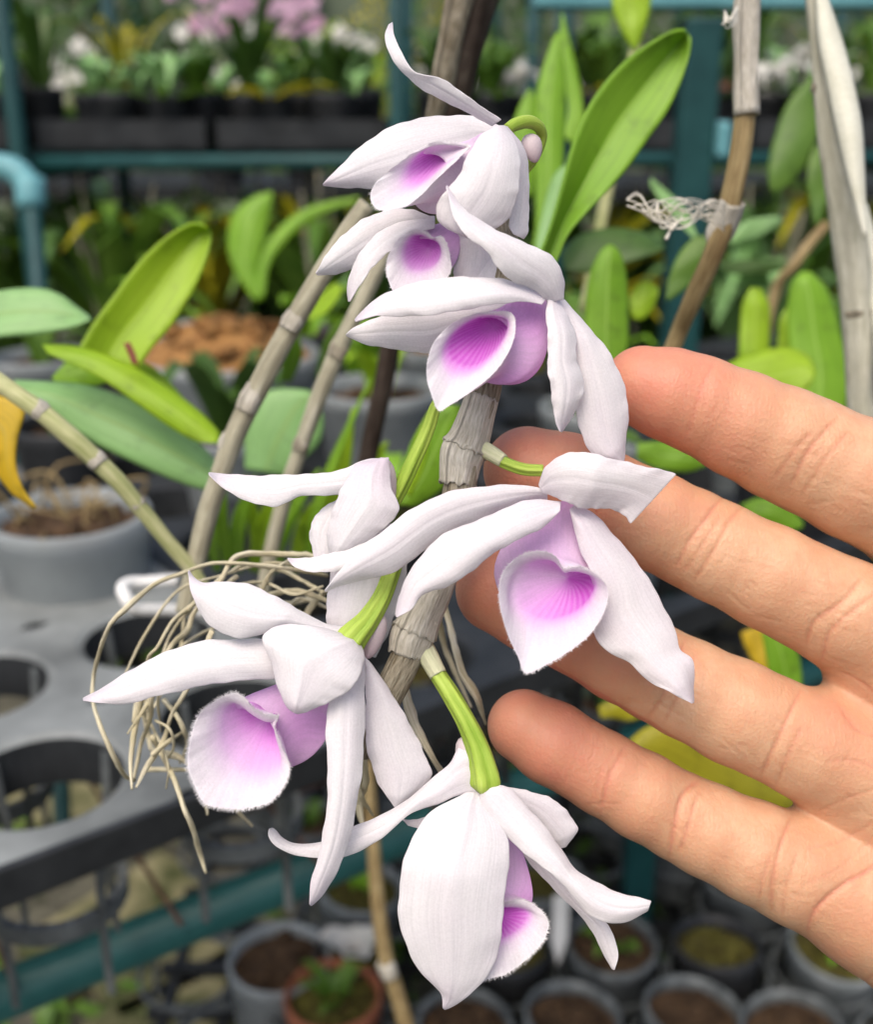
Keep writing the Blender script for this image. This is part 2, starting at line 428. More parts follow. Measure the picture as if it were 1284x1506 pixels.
M['wire'] = mat_basic('rusty_wire', (0.07, 0.035, 0.025), (0.14, 0.07, 0.05), scale=60, rough=0.8, bump=0.2)
M['bark'] = mat_fibre('trunk_bark', (0.05, 0.04, 0.03), (0.13, 0.11, 0.08), scale=8)

# ------------------------------------------------------------------ orchid pieces
def petal(name, A, B, z=((0, 0), (1, 0)), tilt=0.0, bow=12.0, rib=2.5, flush=((0, .12), (.25, .03), (.8, .05), (1, .22)),
          parent=None, nT=44, nS=17, ruff=1.6, mat='petal', oz=0.0, seed=None, curl=0.0):
    """A, B: the two edges of a petal (base -> tip) in photo pixels; z: depth of the centre line; tilt: depth of A minus B;
    bow: how far the middle bulges towards the viewer; rib: midrib crease; curl: rolls both edges."""
    rs = np.random.default_rng(seed if seed is not None else int(abs(A[0][0] * 7 + A[-1][1] * 13)) % 9999)
    a = cr(A, nT); b = cr(B, nT)
    t = np.linspace(0, 1, nT)
    zc = sprof(z, t)
    tl = prof(tilt, t) if isinstance(tilt, (tuple, list)) else np.full(nT, tilt)
    bw = prof(bow, t) if isinstance(bow, (tuple, list)) else np.full(nT, bow)
    fl = prof(flush, t)
    ph = rs.uniform(0, 6.28, 8)
    vs, uv, co = [], [], []
    for i in range(nT):
        wid = np.hypot(*(a[i] - b[i]))
        taper = min(1, wid / 40)
        for k in range(nS):
            s = k / (nS - 1)
            q = 2 * s - 1
            p = a[i] * (1 - s) + b[i] * s
            edge = abs(q) ** 3
            jit = edge * taper * (1.1 * math.sin(t[i] * 31 + ph[0] + q) + 0.8 * math.sin(t[i] * 67 + ph[1] * q))
            d = (a[i] - b[i]) / (wid + 1e-6)
            p = p - d * q * jit * 0.8
            h = zc[i] + tl[i] * (0.5 - s) - bw[i] * taper * (1 - q * q)
            h += .6 * rib * taper * math.exp(-(q / 0.10) ** 2)
            h += curl * taper * max(0, abs(q) - .6) ** 2
            h += ruff * taper * edge * (math.sin(t[i] * 19 + ph[2] + 2 * q) + .7 * math.sin(t[i] * 41 + ph[3] * q))
            h += 0.35 * taper * (math.sin(q * 9 + ph[4] + t[i] * 3) * .5 + math.sin(q * 4.3 + ph[5] - t[i] * 7))
            vs.append(Q(p[0], p[1], h + oz)); uv.append((s, t[i])); co.append(fl[i] + .02 * math.sin(q * 5 + ph[6]))
    fs = [(i * nS + k, i * nS + k + 1, (i + 1) * nS + k + 1, (i + 1) * nS + k) for i in range(nT - 1) for k in range(nS - 1)]
    o = link(name, mesh(name, vs, fs, True, uv, co), M[mat], parent)
    solid(o, 0.00022)
    sub(o, 1)
    return o

def ell(cx, cy, rx, ry, z, rot=0.0, n=16, dz=0.0):
    """ellipse loop that starts at its top and runs anticlockwise on screen (top, left, bottom, right)"""
    o = []
    for i in range(n):
        a = 2 * math.pi * i / n
        x = -rx * math.sin(a); y = -ry * math.cos(a)
        c, s = math.cos(R(rot)), math.sin(R(rot))
        o.append((cx + x * c - y * s, cy + x * s + y * c, z + dz * math.cos(a)))
    return o

def crp(pts, n):
    """Catmull-Rom, uniform in the loop parameter"""
    p = np.asarray(pts, dtype=float); m = len(p); out = []
    for tt in np.linspace(0, m - 1, n):
        i = min(int(tt), m - 2); t = tt - i
        b, c = p[i], p[i + 1]; a = p[i - 1] if i else 2 * b - c; d = p[i + 2] if i + 2 < m else 2 * c - b
        out.append(0.5 * ((2 * b) + (c - a) * t + (2 * a - 5 * b + 4 * c - d) * t * t + (3 * b - a - 3 * c + d) * t ** 3))
    return np.array(out)

def lip(loops, parent, oz=0.0, stripes=0.10, inkeys=None, outkeys=None, cen=(0.5, 0.0), fringe=260, nU=110, nL=45, flen=4.6, deep=(0, 0, 26)):
    """loops: rim, mouth opening, then the outer tube back to the base.  The inner skin runs rim -> opening -> a blind
    funnel whose end lies at `deep` from the mouth centre; the outer skin runs rim -> tube."""
    rim, opn, tub = loops[0], loops[1], loops[2:]
    rs = np.random.default_rng(int(rim[0][0]))
    r0 = cr(rim, nU, closed=True); r1 = cr(opn, nU, closed=True)
    c1 = r1.mean(axis=0)
    def shrink(k, f):
        q = r1.copy(); q[:, :2] = c1[:2] + (r1[:, :2] - c1[:2]) * k + np.array(deep[:2]) * f; q[:, 2] = (r1[:, 2] - c1[2]) * k + c1[2] + deep[2] * f
        return q
    mid = r0 * .45 + r1 * .55; mid[:, 2] -= 2.5
    inner = [r0, mid, r1, shrink(.86, .30), shrink(.64, .66), shrink(.36, .92), shrink(.06, 1.0)]
    tb = [cr(t, nU, closed=True) for t in tub]
    outer = [r0, r0 * .6 + tb[0] * .4 + np.array([0, 0, 3.0]), tb[0]] + tb[1:]
    def loft(ls):
        return np.array([crp([l[u] for l in ls], nL) for u in range(nU)]).transpose(1, 0, 2)
    li_, lo_ = loft(inner), loft(outer)
    li_[:, :, 2] += oz; lo_[:, :, 2] += oz
    wi = np.array([[Q(*li_[i, u]) for u in range(nU)] for i in range(nL)])
    wo = np.array([[Q(*lo_[i, u]) for u in range(nU)] for i in range(nL)])
    fz = np.array(fw)
    amp = np.exp(-np.linspace(0, 1, nL) * 11)[:, None, None] * 0.00016
    ph = rs.uniform(0, 6.28, 3); uu = np.linspace(0, 2 * np.pi, nU, endpoint=False)
    wav = (np.sin(uu * 6 + ph[0]) + .7 * np.sin(uu * 11 + ph[1]) + .4 * np.sin(uu * 23 + ph[2]))[None, :, None]
    wi = wi + fz * amp * wav; wo = wo + fz * amp * wav
    wo += fz * 0.00016 * np.clip(np.linspace(0, 6, nL), 0, 1)[:, None, None]
    tl = np.linspace(0, 1, nL)
    inkeys = inkeys or ((0, 0), (.14, .02), (.26, .12), (.36, .42), (.5, .75), (.7, 1), (1, 1))
    outkeys = outkeys or ((0, 0), (.08, .08), (.25, .4), (.6, .6), (1, .5))
    vs, uv, co, fs, mi = [], [], [], [], []
    for i in range(nL):
        for u in range(nU):
            du_ = min(abs(u / nU - cen[0]), 1 - abs(u / nU - cen[0])) * 2
            c = prof(inkeys, tl[i]) * (1 - cen[1] * du_)
            c += stripes * np.clip((c - .45) * 3, 0, 1) * np.clip((.95 - tl[i]) * 6, 0, 1) * math.sin(u / nU * 2 * math.pi * 26 + 4 * tl[i])
            vs.append(wi[i, u]); uv.append((u / nU, tl[i])); co.append(c)
    o2 = len(vs)
    for i in range(nL):
        for u in range(nU):
            vs.append(wo[i, u]); uv.append((u / nU, tl[i])); co.append(prof(outkeys, tl[i]) * (.86 + .14 * math.sin(uu[u] * 3 + ph[1])))
    for i in range(nL - 1):
        for u in range(nU):
            u2 = (u + 1) % nU
            fs.append((i * nU + u, i * nU + u2, (i + 1) * nU + u2, (i + 1) * nU + u)); mi.append(0)
            fs.append((o2 + i * nU + u, o2 + (i + 1) * nU + u, o2 + (i + 1) * nU + u2, o2 + i * nU + u2)); mi.append(1)
    for u in range(nU):
        u2 = (u + 1) % nU
        fs.append((u, o2 + u, o2 + u2, u2)); mi.append(0)
    fs.append(tuple((nL - 1) * nU + u for u in range(nU))); mi.append(0)
    me = mesh('lip', vs, fs, True, uv, co)
    o = link('lip', me, [M['lip_in'], M['lip_out']], parent)
    me.polygons.foreach_set('material_index', mi)
    fb = MB()
    for k in range(fringe * 3):
        f = rs.uniform(0, nU); u = int(f) % nU; u2 = (u + 1) % nU; fr = f - int(f)
        i = 0 if k < fringe * 1.6 else int(rs.integers(0, 7))
        base = wi[i, u] * (1 - fr) + wi[i, u2] * fr
        outd = wi[0, u] - wi[6, u]; outd /= (np.linalg.norm(outd) + 1e-9)
        tang = (wi[0, u2] - wi[0, u]); tang /= (np.linalg.norm(tang) + 1e-9)
        d = outd * 1.0 + tang * rs.normal(0, .5) + fz * (rs.normal(0, .4) - (.7 if i else 0))
        d /= np.linalg.norm(d)
        L = flen * PX * rs.uniform(.4, 1.1) * (.6 if i else 1)
        w = 0.30 * PX
        fb.add([base - tang * w, base + tang * w, base + fz * w, base + d * L], [(0, 1, 3), (1, 2, 3), (2, 0, 3)])
    fb.build('lip_fringe', M['petal'], o, smooth=False)
    return o

def qtube(name, pts, mat, parent, sides=14, n=32, rough=0.0, squash=1.0):
    """pts: (x, y, z, radius) in flower-plane pixels"""
    v, f, u = tube_data([Q(p[0], p[1], p[2]) for p in pts], [p[3] * PX for p in pts], sides, n, rough, True, squash)
    return link(name, mesh(name, v, f, True, u, [0.0] * len(v)), M[mat], parent)

def ribbed(name, pts, mat, parent, ribs=6, depth=.10, sides=36, n=40):
    v, f, u = tube_data([Q(p[0], p[1], p[2]) for p in pts], [p[3] * PX for p in pts], sides, n)
    dat = cr([tuple(Q(p[0], p[1], p[2])) for p in pts], n)
    out = []
    for i, q in enumerate(v):
        c = Vector(dat[i // sides]); k = i % sides
        out.append(c + (q - c) * (1 + depth * math.cos(2 * math.pi * k / sides * ribs + 2.2 * i / len(v))))
    return link(name, mesh(name, out, f, True, u), M[mat], parent)

def blob(name, c, rx, ry, rz, mat, parent, rot=0.0, col=.5):
    bm = bmesh.new(); bmesh.ops.create_uvsphere(bm, u_segments=20, v_segments=14, radius=1)
    vs = []; co = []
    cz, sz = math.cos(R(rot)), math.sin(R(rot))
    for v in bm.verts:
        x, y, z = v.co
        k = 1 - .25 * y
        x *= rx * k; y *= ry; z *= rz * k
        vs.append(Q(c[0] + x * cz - y * sz, c[1] + x * sz + y * cz, c[2] + z)); co.append(col * (0.3 + .7 * (v.co.y * .5 + .5)))
    bm.verts.index_update()
    fs = [tuple(v.index for v in f.verts) for f in bm.faces]; bm.free()
    return link(name, mesh(name, vs, fs, True, None, co), M[mat], parent)

# ------------------------------------------------------------------ the flowering orchid
plant = empty('orchid_plant', Q(548, 1065, 60))
tag(plant, 'flowering orchid with seven white and lilac blooms hanging from a grey cane', 'orchid')

cane = [(728, 236, 92, 17), (738, 300, 84, 21), (740, 400, 70, 23), (716, 560, 48, 24), (703, 610, 42, 24.5), (684, 656, 40, 27), (678, 700, 44, 25),
        (664, 780, 44, 24), (640, 860, 40, 24), (612, 925, 36, 26), (598, 965, 38, 24), (574, 1015, 42, 24), (548, 1065, 50, 22), (530, 1110, 60, 14)]
qtube('cane', cane, 'cane', plant, sides=64, n=170, rough=0.07)
def sheath(pts, parent, flare=5.5, torn=3.2, seed=1, mat='sheath'):
    """papery remains of a leaf sheath round a node: a torn sleeve"""
    rs = np.random.default_rng(seed)
    sides, n = 44, 14
    v, f, u = tube_data([Q(*p[:3]) for p in pts], [p[3] * PX for p in pts], sides, n, 0.10, False)
    dat = cr([tuple(Q(*p[:3])) for p in pts], n)
    t0 = Vector(dat[0]) - Vector(dat[1]); t0.normalize(); t1 = Vector(dat[-1]) - Vector(dat[-2]); t1.normalize()
    amp0 = rs.uniform(-1, 1, sides); amp1 = rs.uniform(-1, 1, sides)
    out = []
    for i, q in enumerate(v):
        r, k = divmod(i, sides)
        if r == 0: q = q + t0 * torn * PX * amp0[k]
        if r == n - 1:
            c = Vector(dat[r]); q = c + (q - c) * (1 + .07 * abs(amp1[k])) + t1 * torn * PX * amp1[k]
        out.append(q)
    o = link('node_sheath', mesh('node_sheath', out, f, True, u), M[mat], parent)
    return solid(o, 0.0003)
sheath([(692, 636, 41, 26), (684, 654, 40, 31), (679, 668, 41, 32), (676, 684, 43, 29), (673, 712, 44, 25.5)], plant, seed=2)
sheath([(708, 585, 44, 25), (700, 612, 42, 26), (690, 644, 40, 29), (683, 660, 40, 33.5)], plant, seed=3)
sheath([(622, 905, 37, 26), (611, 925, 36, 30), (604, 940, 37, 31), (597, 962, 38, 25.5)], plant, seed=4)
sheath([(648, 845, 41, 24.6), (634, 878, 39, 26), (620, 905, 37, 28.5), (610, 930, 36, 32.5)], plant, seed=5)

def flower(label):
    e = empty('orchid_flower', Q(642, 753, 0), plant)
    e['label'] = label
    return e

# --- 1: the topmost
f1 = flower('topmost bloom with a long sepal curling up to a thin point')
petal('sepal', [(724, 186), (684, 164), (628, 136), (600, 114), (576, 86), (566, 56), (571, 36)],
      [(738, 176), (702, 152), (674, 131), (646, 114), (611, 106), (595, 84), (581, 56), (577, 32)],
      z=((0, 0), (.5, -22), (.8, -20), (1, 10)), tilt=((0, 14), (.6, 20), (1, -10)), bow=4, parent=f1, oz=-4)
petal('petal', [(738, 186), (698, 171), (646, 170), (590, 180), (543, 205), (506, 238), (474, 271)],
      [(728, 214), (690, 232), (650, 256), (600, 276), (560, 278), (515, 277), (475, 273)],
      z=((0, 24), (.4, 34), (1, 10)), tilt=-10, bow=14, parent=f1, oz=10)
petal('petal', [(732, 184), (705, 201), (686, 232), (672, 262), (648, 289), (641, 320), (660, 338)],
      [(742, 184), (762, 214), (766, 248), (762, 285), (752, 316), (728, 338), (690, 352)],
      z=((0, 0), (.4, -42), (1, -22)), tilt=-16, bow=16, parent=f1, oz=0, nT=36)
petal('sepal', [(738, 184), (760, 218), (764, 252), (758, 295), (748, 330), (756, 345)],
      [(746, 186), (772, 220), (778, 262), (778, 310), (777, 340), (770, 352)],
      z=((0, 8), (1, 20)), tilt=-20, bow=4, parent=f1, oz=0, flush=((0, .2), (.4, .1), (1, .05)))
lip([[(692, 214, 4), (660, 209, -2), (635, 210, -8), (608, 224, -12), (580, 245, -18), (556, 265, -24), (545, 285, -30), (548, 301, -34), (560, 309, -36),
      (580, 308, -38), (600, 302, -38), (622, 284, -34), (642, 264, -26), (657, 249, -16), (674, 234, -6)],
     [(684, 219, 10), (660, 215, 4), (637, 216, 0), (616, 226, 0), (602, 240, 0), (594, 254, -2), (592, 268, -6), (600, 277, -8), (612, 276, -8),
      (622, 270, -6), (632, 263, -4), (642, 254, 0), (652, 245, 2), (662, 236, 4), (674, 227, 8)],
     ell(630, 262, 36, 36, 18), ell(646, 268, 40, 48, 32, 25), ell(674, 250, 36, 40, 42, 20), ell(700, 222, 18, 20, 46), ell(722, 196, 8, 8, 48)], f1, oz=-26, deep=(20, -18, 34), cen=(.3, .3), stripes=.06, outkeys=((0, 0), (.1, .05), (.4, .14), (1, .3)), fringe=200)
qtube('pedicel', [(746, 190, 26, 8), (758, 183, 36, 9.5), (776, 179, 50, 10), (792, 186, 66, 9), (797, 204, 84, 8), (784, 236, 92, 7.5), (756, 268, 96, 7.5)], 'pedicel', f1)
blob('mentum', (783, 218, 62), 15, 22, 15, 'chin', f1, rot=-12, col=.3)

# --- 2: half hidden below it
f2 = flower('small bloom half hidden below the topmost one')
petal('petal', [(634, 318), (590, 306), (534, 322), (487, 364), (464, 402)], [(634, 336), (596, 352), (543, 386), (500, 402), (466, 405)],
      z=((0, 40), (1, 30)), tilt=-16, bow=12, parent=f2, oz=12, flush=((0, .1), (1, .03)))
petal('sepal', [(640, 318), (604, 320), (557, 342), (525, 379), (511, 418), (512, 444)], [(640, 336), (606, 346), (571, 372), (548, 394), (527, 424), (514, 444)],
      z=((0, 30), (.6, 10), (1, 18)), tilt=16, bow=8, parent=f2, oz=12)
petal('petal', [(664, 330), (672, 360), (668, 390), (664, 425)], [(700, 330), (730, 352), (734, 385), (715, 420)],
      z=((0, 50), (1, 44)), bow=12, parent=f2, oz=14, flush=((0, .16), (1, .1)))
petal('sepal', [(676, 340), (704, 378), (690, 402), (690, 430)], [(730, 338), (748, 362), (742, 398), (720, 432)],
      z=((0, 60), (1, 40)), bow=4, parent=f2, oz=6, flush=((0, .12), (1, .06)))
lip([[(638, 350, 10), (625, 340, 6), (605, 339, 0), (588, 349, -6), (575, 368, -10), (568, 390, -14), (571, 412, -18), (582, 434, -20), (605, 446, -20),
      (632, 436, -16), (652, 416, -8), (663, 398, 0), (662, 376, 6), (656, 356, 10), (648, 346, 12)],
     [(632, 352, 16), (620, 346, 12), (606, 347, 8), (597, 356, 4), (592, 370, 2), (593, 386, 0), (600, 398, -2), (613, 402, -2), (626, 400, 0),
      (638, 394, 4), (646, 384, 8), (649, 374, 12), (648, 364, 14), (644, 357, 16), (638, 353, 16)],
     ell(626, 380, 30, 30, 28), ell(638, 370, 36, 36, 42), ell(656, 350, 22, 24, 52), ell(668, 332, 8, 8, 58)], f2, oz=8, deep=(10, -10, 26), cen=(.1, .3), stripes=.06, fringe=160)

# --- 3: the big one in the upper half
f3 = flower('bloom in front of the cane with striped magenta throat, just left of the index fingertip')
petal('sepal', [(830, 440), (829, 408), (818, 382), (790, 364), (756, 350), (716, 330), (680, 304), (657, 272)],
      [(810, 446), (780, 424), (752, 413), (735, 398), (716, 370), (686, 347), (668, 322), (656, 274)],
      z=((0, -4), (.4, -50), (.75, -58), (1, -30)), tilt=((0, 0), (.5, 24), (1, 10)), bow=10, parent=f3, oz=-30)
petal('petal', [(806, 436), (760, 415), (712, 408), (660, 408), (613, 415), (567, 431), (536, 454), (521, 471)],
      [(798, 448), (764, 444), (716, 450), (672, 458), (630, 464), (590, 466), (555, 465), (522, 473)],
      z=((0, -10), (.4, -50), (1, -40)), tilt=26, bow=14, parent=f3, oz=-30)
petal('sepal', [(790, 440), (720, 446), (660, 452), (600, 458), (550, 468), (520, 482), (508, 492)],
      [(790, 456), (720, 480), (672, 500), (634, 520), (590, 515), (543, 508), (509, 494)],
      z=((0, 14), (.5, 0), (1, -10)), tilt=-8, bow=8, parent=f3, oz=0, flush=((0, .2), (.5, .06), (1, .03)))
petal('petal', [(806, 436), (803, 463), (806, 505), (805, 537), (810, 572), (816, 616), (824, 635)],
      [(822, 440), (846, 488), (849, 533), (860, 561), (853, 592), (840, 616), (826, 636)],
      z=((0, -6), (.5, -24), (1, -20)), tilt=-18, bow=12, parent=f3, oz=-26, ruff=2.6)
petal('sepal', [(818, 440), (838, 490), (842, 540), (846, 590), (852, 630), (866, 662), (888, 676), (917, 680)],
      [(830, 440), (858, 472), (894, 514), (917, 561), (925, 603), (921, 650), (918, 679)],
      z=((0, 0), (.5, 0), (1, 14)), tilt=-10, bow=14, parent=f3, oz=-12, flush=((0, .12), (.5, .05), (1, .16)))
lip([[(754, 462, -6), (730, 458, -14), (700, 461, -20), (668, 474, -26), (641, 499, -32), (629, 530, -40), (628, 557, -46), (635, 582, -52), (645, 604, -56),
      (660, 597, -54), (693, 576, -48), (726, 549, -36), (748, 518, -22), (758, 488, -12)],
     [(744, 470, 2), (725, 465, -4), (702, 468, -6), (680, 480, -8), (663, 497, -10), (656, 516, -12), (660, 532, -16), (674, 541, -18), (690, 543, -18),
      (704, 538, -16), (718, 527, -12), (732, 512, -6), (742, 496, 0), (747, 481, 2)],
     ell(716, 512, 42, 46, 16, 20), ell(738, 510, 54, 56, 30, 20), ell(764, 500, 42, 60, 40, 0), ell(782, 468, 22, 34, 46, 0), ell(796, 446, 9, 9, 48)], f3, oz=-56, deep=(22, -22, 40), stripes=.09, cen=(.4, .1), inkeys=((0, 0), (.14, .02), (.22, .10), (.3, .5), (.42, .9), (.7, 1), (1, .9)), outkeys=((0, 0), (.08, .06), (.2, .30), (.4, .66), (.6, .78), (1, .6)), fringe=150, flen=3.0)
# --- 4: seen from the side, left of the cane
f4 = flower('bloom turned away in profile, left of the cane, lip hidden')
petal('sepal', [(572, 674), (537, 675), (513, 687), (473, 696), (441, 697), (370, 699), (306, 695)],
      [(560, 694), (530, 716), (505, 728), (449, 729), (425, 737), (401, 746), (366, 738), (330, 720), (306, 697)],
      z=((0, 40), (.5, 20), (1, 30)), tilt=((0, 0), (.5, 10), (1, 26)), bow=8, parent=f4)
petal('petal', [(548, 676), (524, 682), (511, 702), (497, 728), (485, 764), (481, 796), (486, 822)],
      [(572, 672), (576, 716), (588, 750), (570, 772), (552, 788), (526, 806), (494, 824)],
      z=((0, 36), (.4, 4), (1, 20)), tilt=12, bow=16, rib=-4, parent=f4, flush=((0, .35), (.2, .2), (.5, .06), (1, .05)))
petal('petal', [(520, 724), (497, 734), (469, 752), (455, 780), (459, 808), (464, 830)], [(530, 728), (508, 750), (497, 770), (489, 795), (486, 820), (480, 834)],
      z=((0, 46), (1, 40)), tilt=6, bow=6, parent=f4, ruff=3)
petal('sepal', [(560, 776), (520, 796), (490, 812), (455, 820), (422, 821)], [(572, 800), (540, 826), (505, 838), (465, 842), (436, 836), (423, 823)],
      z=((0, 10), (.6, 0), (1, 14)), tilt=14, bow=8, parent=f4)
petal('sepal', [(520, 770), (492, 820), (482, 870), (479, 905), (484, 940)], [(600, 770), (600, 830), (588, 880), (572, 930), (552, 968)],
      z=((0, 44), (1, 56)), bow=18, parent=f4, flush=((0, .16), (.5, .09), (1, .07)))
blob('mentum', (566, 712, 46), 18, 40, 20, 'chin', f4, rot=-8, col=.35)
ribbed('pedicel', [(578, 740, 56, 10), (592, 712, 50, 11), (612, 670, 46, 11), (630, 630, 46, 10), (642, 596, 46, 9), (668, 560, 46, 8)], 'pedicel', f4)

# --- 5: right of the cane, over the hand
f5 = flower('bloom before the palm, heart shaped magenta mouth turned to the viewer')
petal('sepal', [(792, 714), (804, 684), (830, 668), (858, 664), (896, 673), (947, 685), (997, 696)],
      [(798, 724), (825, 735), (856, 748), (886, 748), (908, 752), (919, 760), (928, 771)],
      z=((0, 0), (.4, -26), (1, -6)), tilt=((0, 0), (.5, -22), (1, -6)), bow=((0, 4), (.5, 20), (1, 3)), parent=f5, oz=-14, flush=((0, .15), (.3, .04), (1, .06)))
petal('sepal', [(806, 724), (790, 716), (744, 713), (684, 718), (638, 731), (597, 754), (567, 777), (532, 804), (502, 835), (477, 869)],
      [(806, 736), (790, 734), (729, 756), (680, 775), (640, 798), (602, 828), (567, 846), (520, 856), (498, 862), (478, 871)],
      z=((0, 14), (.5, -18), (1, -22)), tilt=-14, bow=14, parent=f5, oz=-16, flush=((0, .1), (1, .05)))
petal('petal', [(826, 738), (786, 734), (744, 746), (704, 765), (663, 779), (628, 806), (602, 842), (588, 872), (581, 906)],
      [(824, 752), (795, 778), (754, 798), (724, 816), (689, 844), (663, 861), (624, 874), (604, 897), (583, 908)],
      z=((0, 0), (.45, -50), (1, -44)), tilt=22, bow=((0, 4), (.5, 16), (1, 5)), parent=f5, oz=-26, curl=30)
petal('petal', [(846, 742), (881, 760), (906, 790), (937, 825), (967, 872), (992, 922), (1001, 954), (1020, 970), (1021, 1000), (1021, 1034)],
      [(838, 748), (850, 800), (872, 850), (880, 900), (870, 926), (891, 956), (926, 976), (952, 1000), (984, 1018), (1019, 1035)],
      z=((0, 8), (.5, -4), (1, -22)), tilt=22, bow=16, parent=f5, oz=-8, flush=((0, .2), (.3, .10), (.7, .06), (1, .16)), ruff=3)
lip([[(829, 836, -14), (820, 821, -18), (805, 812, -20), (784, 811, -22), (764, 818, -22), (746, 833, -23), (735, 856, -26), (736, 893, -36), (748, 935, -48), (763, 968, -56),
      (773, 990, -62), (805, 977, -60), (840, 956, -54), (871, 929, -44), (890, 896, -34), (894, 868, -28), (881, 848, -22), (863, 836, -18), (846, 834, -16)],
     [(830, 842, -4), (814, 826, -4), (792, 823, 0), (770, 832, 4), (755, 852, 6), (751, 876, 4), (758, 898, 0), (775, 913, -4), (797, 919, -6),
      (820, 916, -6), (844, 906, -4), (862, 891, -2), (873, 874, 0), (876, 859, 0), (870, 848, -2), (858, 843, -3), (848, 841, -4), (838, 841, -4)],
     ell(806, 868, 68, 54, 22), ell(803, 838, 76, 52, 44), ell(809, 800, 58, 48, 58), ell(826, 772, 32, 34, 60), ell(836, 752, 16, 14, 62), ell(838, 742, 8, 6, 64)], f5, oz=-34, deep=(24, -20, 36), stripes=.10, cen=(.76, .72), fringe=420, flen=6, inkeys=((0, .02), (.15, .04), (.25, .14), (.33, .42), (.48, .9), (.7, 1), (1, 1)), outkeys=((0, .03), (.10, .16), (.22, .36), (.5, .52), (.8, .7), (1, .7)))
ribbed('pedicel', [(798, 692, 24, 9), (770, 690, 22, 9), (742, 680, 24, 9), (716, 664, 34, 10.5), (694, 655, 42, 12)], 'pedicel', f5)
qtube('bract', [(740, 678, 22, 10.5), (724, 668, 29, 12), (706, 658, 36, 13), (690, 654, 42, 13)], 'pedicel_pale', f5, rough=.15)

# --- 6: lower left
f6 = flower('lower left bloom with a wide fuzzy lip opening to the left')
petal('sepal', [(512, 922), (476, 916), (427, 889), (380, 864), (343, 855), (301, 857), (286, 850), (277, 838)],
      [(506, 930), (470, 928), (418, 922), (380, 935), (348, 938), (315, 926), (296, 904), (282, 876), (276, 842)],
      z=((0, 6), (.5, -18), (.85, -10), (1, 16)), tilt=14, bow=14, parent=f6, oz=-6)
petal('petal', [(460, 950), (420, 942), (383, 940), (334, 940), (287, 944), (240, 960), (193, 984), (156, 1008), (121, 1027)],
      [(456, 980), (420, 994), (380, 1000), (343, 1002), (287, 1011), (221, 1027), (178, 1036), (147, 1034), (121, 1030)],
      z=((0, 10), (.5, -30), (1, -20)), tilt=20, bow=12, parent=f6, oz=0)
petal('petal', [(516, 936), (470, 922), (420, 918), (385, 934), (398, 974), (407, 1007), (420, 1038), (434, 1049)],
      [(530, 944), (536, 972), (522, 1007), (505, 1021), (488, 1031), (466, 1041), (450, 1047), (437, 1050)],
      z=((0, 4), (.4, -40), (1, -44)), tilt=((0, 0), (.4, 20), (1, 4)), bow=16, rib=-5, parent=f6, oz=-10, nT=36)
petal('sepal', [(508, 960), (484, 1024), (479, 1082), (481, 1124), (481, 1175), (472, 1241), (457, 1298), (455, 1331)],
      [(536, 962), (537, 1030), (536, 1082), (532, 1138), (517, 1222), (502, 1269), (476, 1315), (457, 1333)],
      z=((0, 0), (.5, -32), (1, -36)), tilt=-12, bow=12, parent=f6, oz=-10)
petal('sepal', [(532, 960), (537, 1007), (537, 1082), (544, 1119), (558, 1156), (581, 1188)],
      [(546, 976), (577, 1021), (605, 1068), (623, 1105), (634, 1144), (590, 1186)],
      z=((0, 10), (1, 22)), tilt=-8, bow=10, parent=f6, oz=0, flush=((0, .14), (.5, .07), (1, .1)))
lip([[(410, 1053, -12), (398, 1053, -16), (384, 1048, -18), (370, 1038, -20), (357, 1025, -22), (340, 1020, -26), (310, 1035, -34), (288, 1058, -40), (278, 1096, -46), (276, 1128, -50),
      (288, 1161, -54), (303, 1182, -56), (334, 1189, -56), (362, 1189, -54), (399, 1177, -48), (420, 1150, -38), (425, 1124, -28), (413, 1096, -20), (404, 1072, -14)],
     [(404, 1062, -4), (392, 1062, -6), (378, 1056, -6), (366, 1048, -6), (354, 1038, -8), (342, 1034, -10), (328, 1044, -14), (322, 1062, -16), (320, 1085, -18), (324, 1106, -20),
      (334, 1124, -22), (350, 1136, -24), (368, 1142, -24), (388, 1142, -22), (406, 1136, -18), (413, 1122, -14), (411, 1105, -10), (406, 1088, -6), (403, 1072, -4)],
     ell(366, 1096, 54, 60, 26), ell(388, 1078, 60, 60, 46), ell(428, 1062, 56, 62, 56, 15), ell(458, 1030, 36, 46, 56), ell(486, 990, 14, 18, 52), ell(500, 965, 7, 8, 52)], f6, oz=-34, deep=(26, -34, 46), stripes=.03, cen=(.02, .42), fringe=800, flen=7, inkeys=((0, 0), (.16, .05), (.30, .22), (.42, .44), (.6, .66), (.8, 1), (1, 1)), outkeys=((0, .05), (.06, .12), (.16, .42), (.4, .66), (1, .55)))
ribbed('pedicel', [(590, 800, 50, 11), (575, 845, 30, 12), (561, 880, 16, 13), (541, 912, 4, 16), (522, 934, -4, 20), (511, 947, -6, 22), (504, 954, -2, 16)], 'pedicel', f6)
blob('mentum', (549, 934, 20), 17, 36, 16, 'chin', f6, rot=14, col=.4)

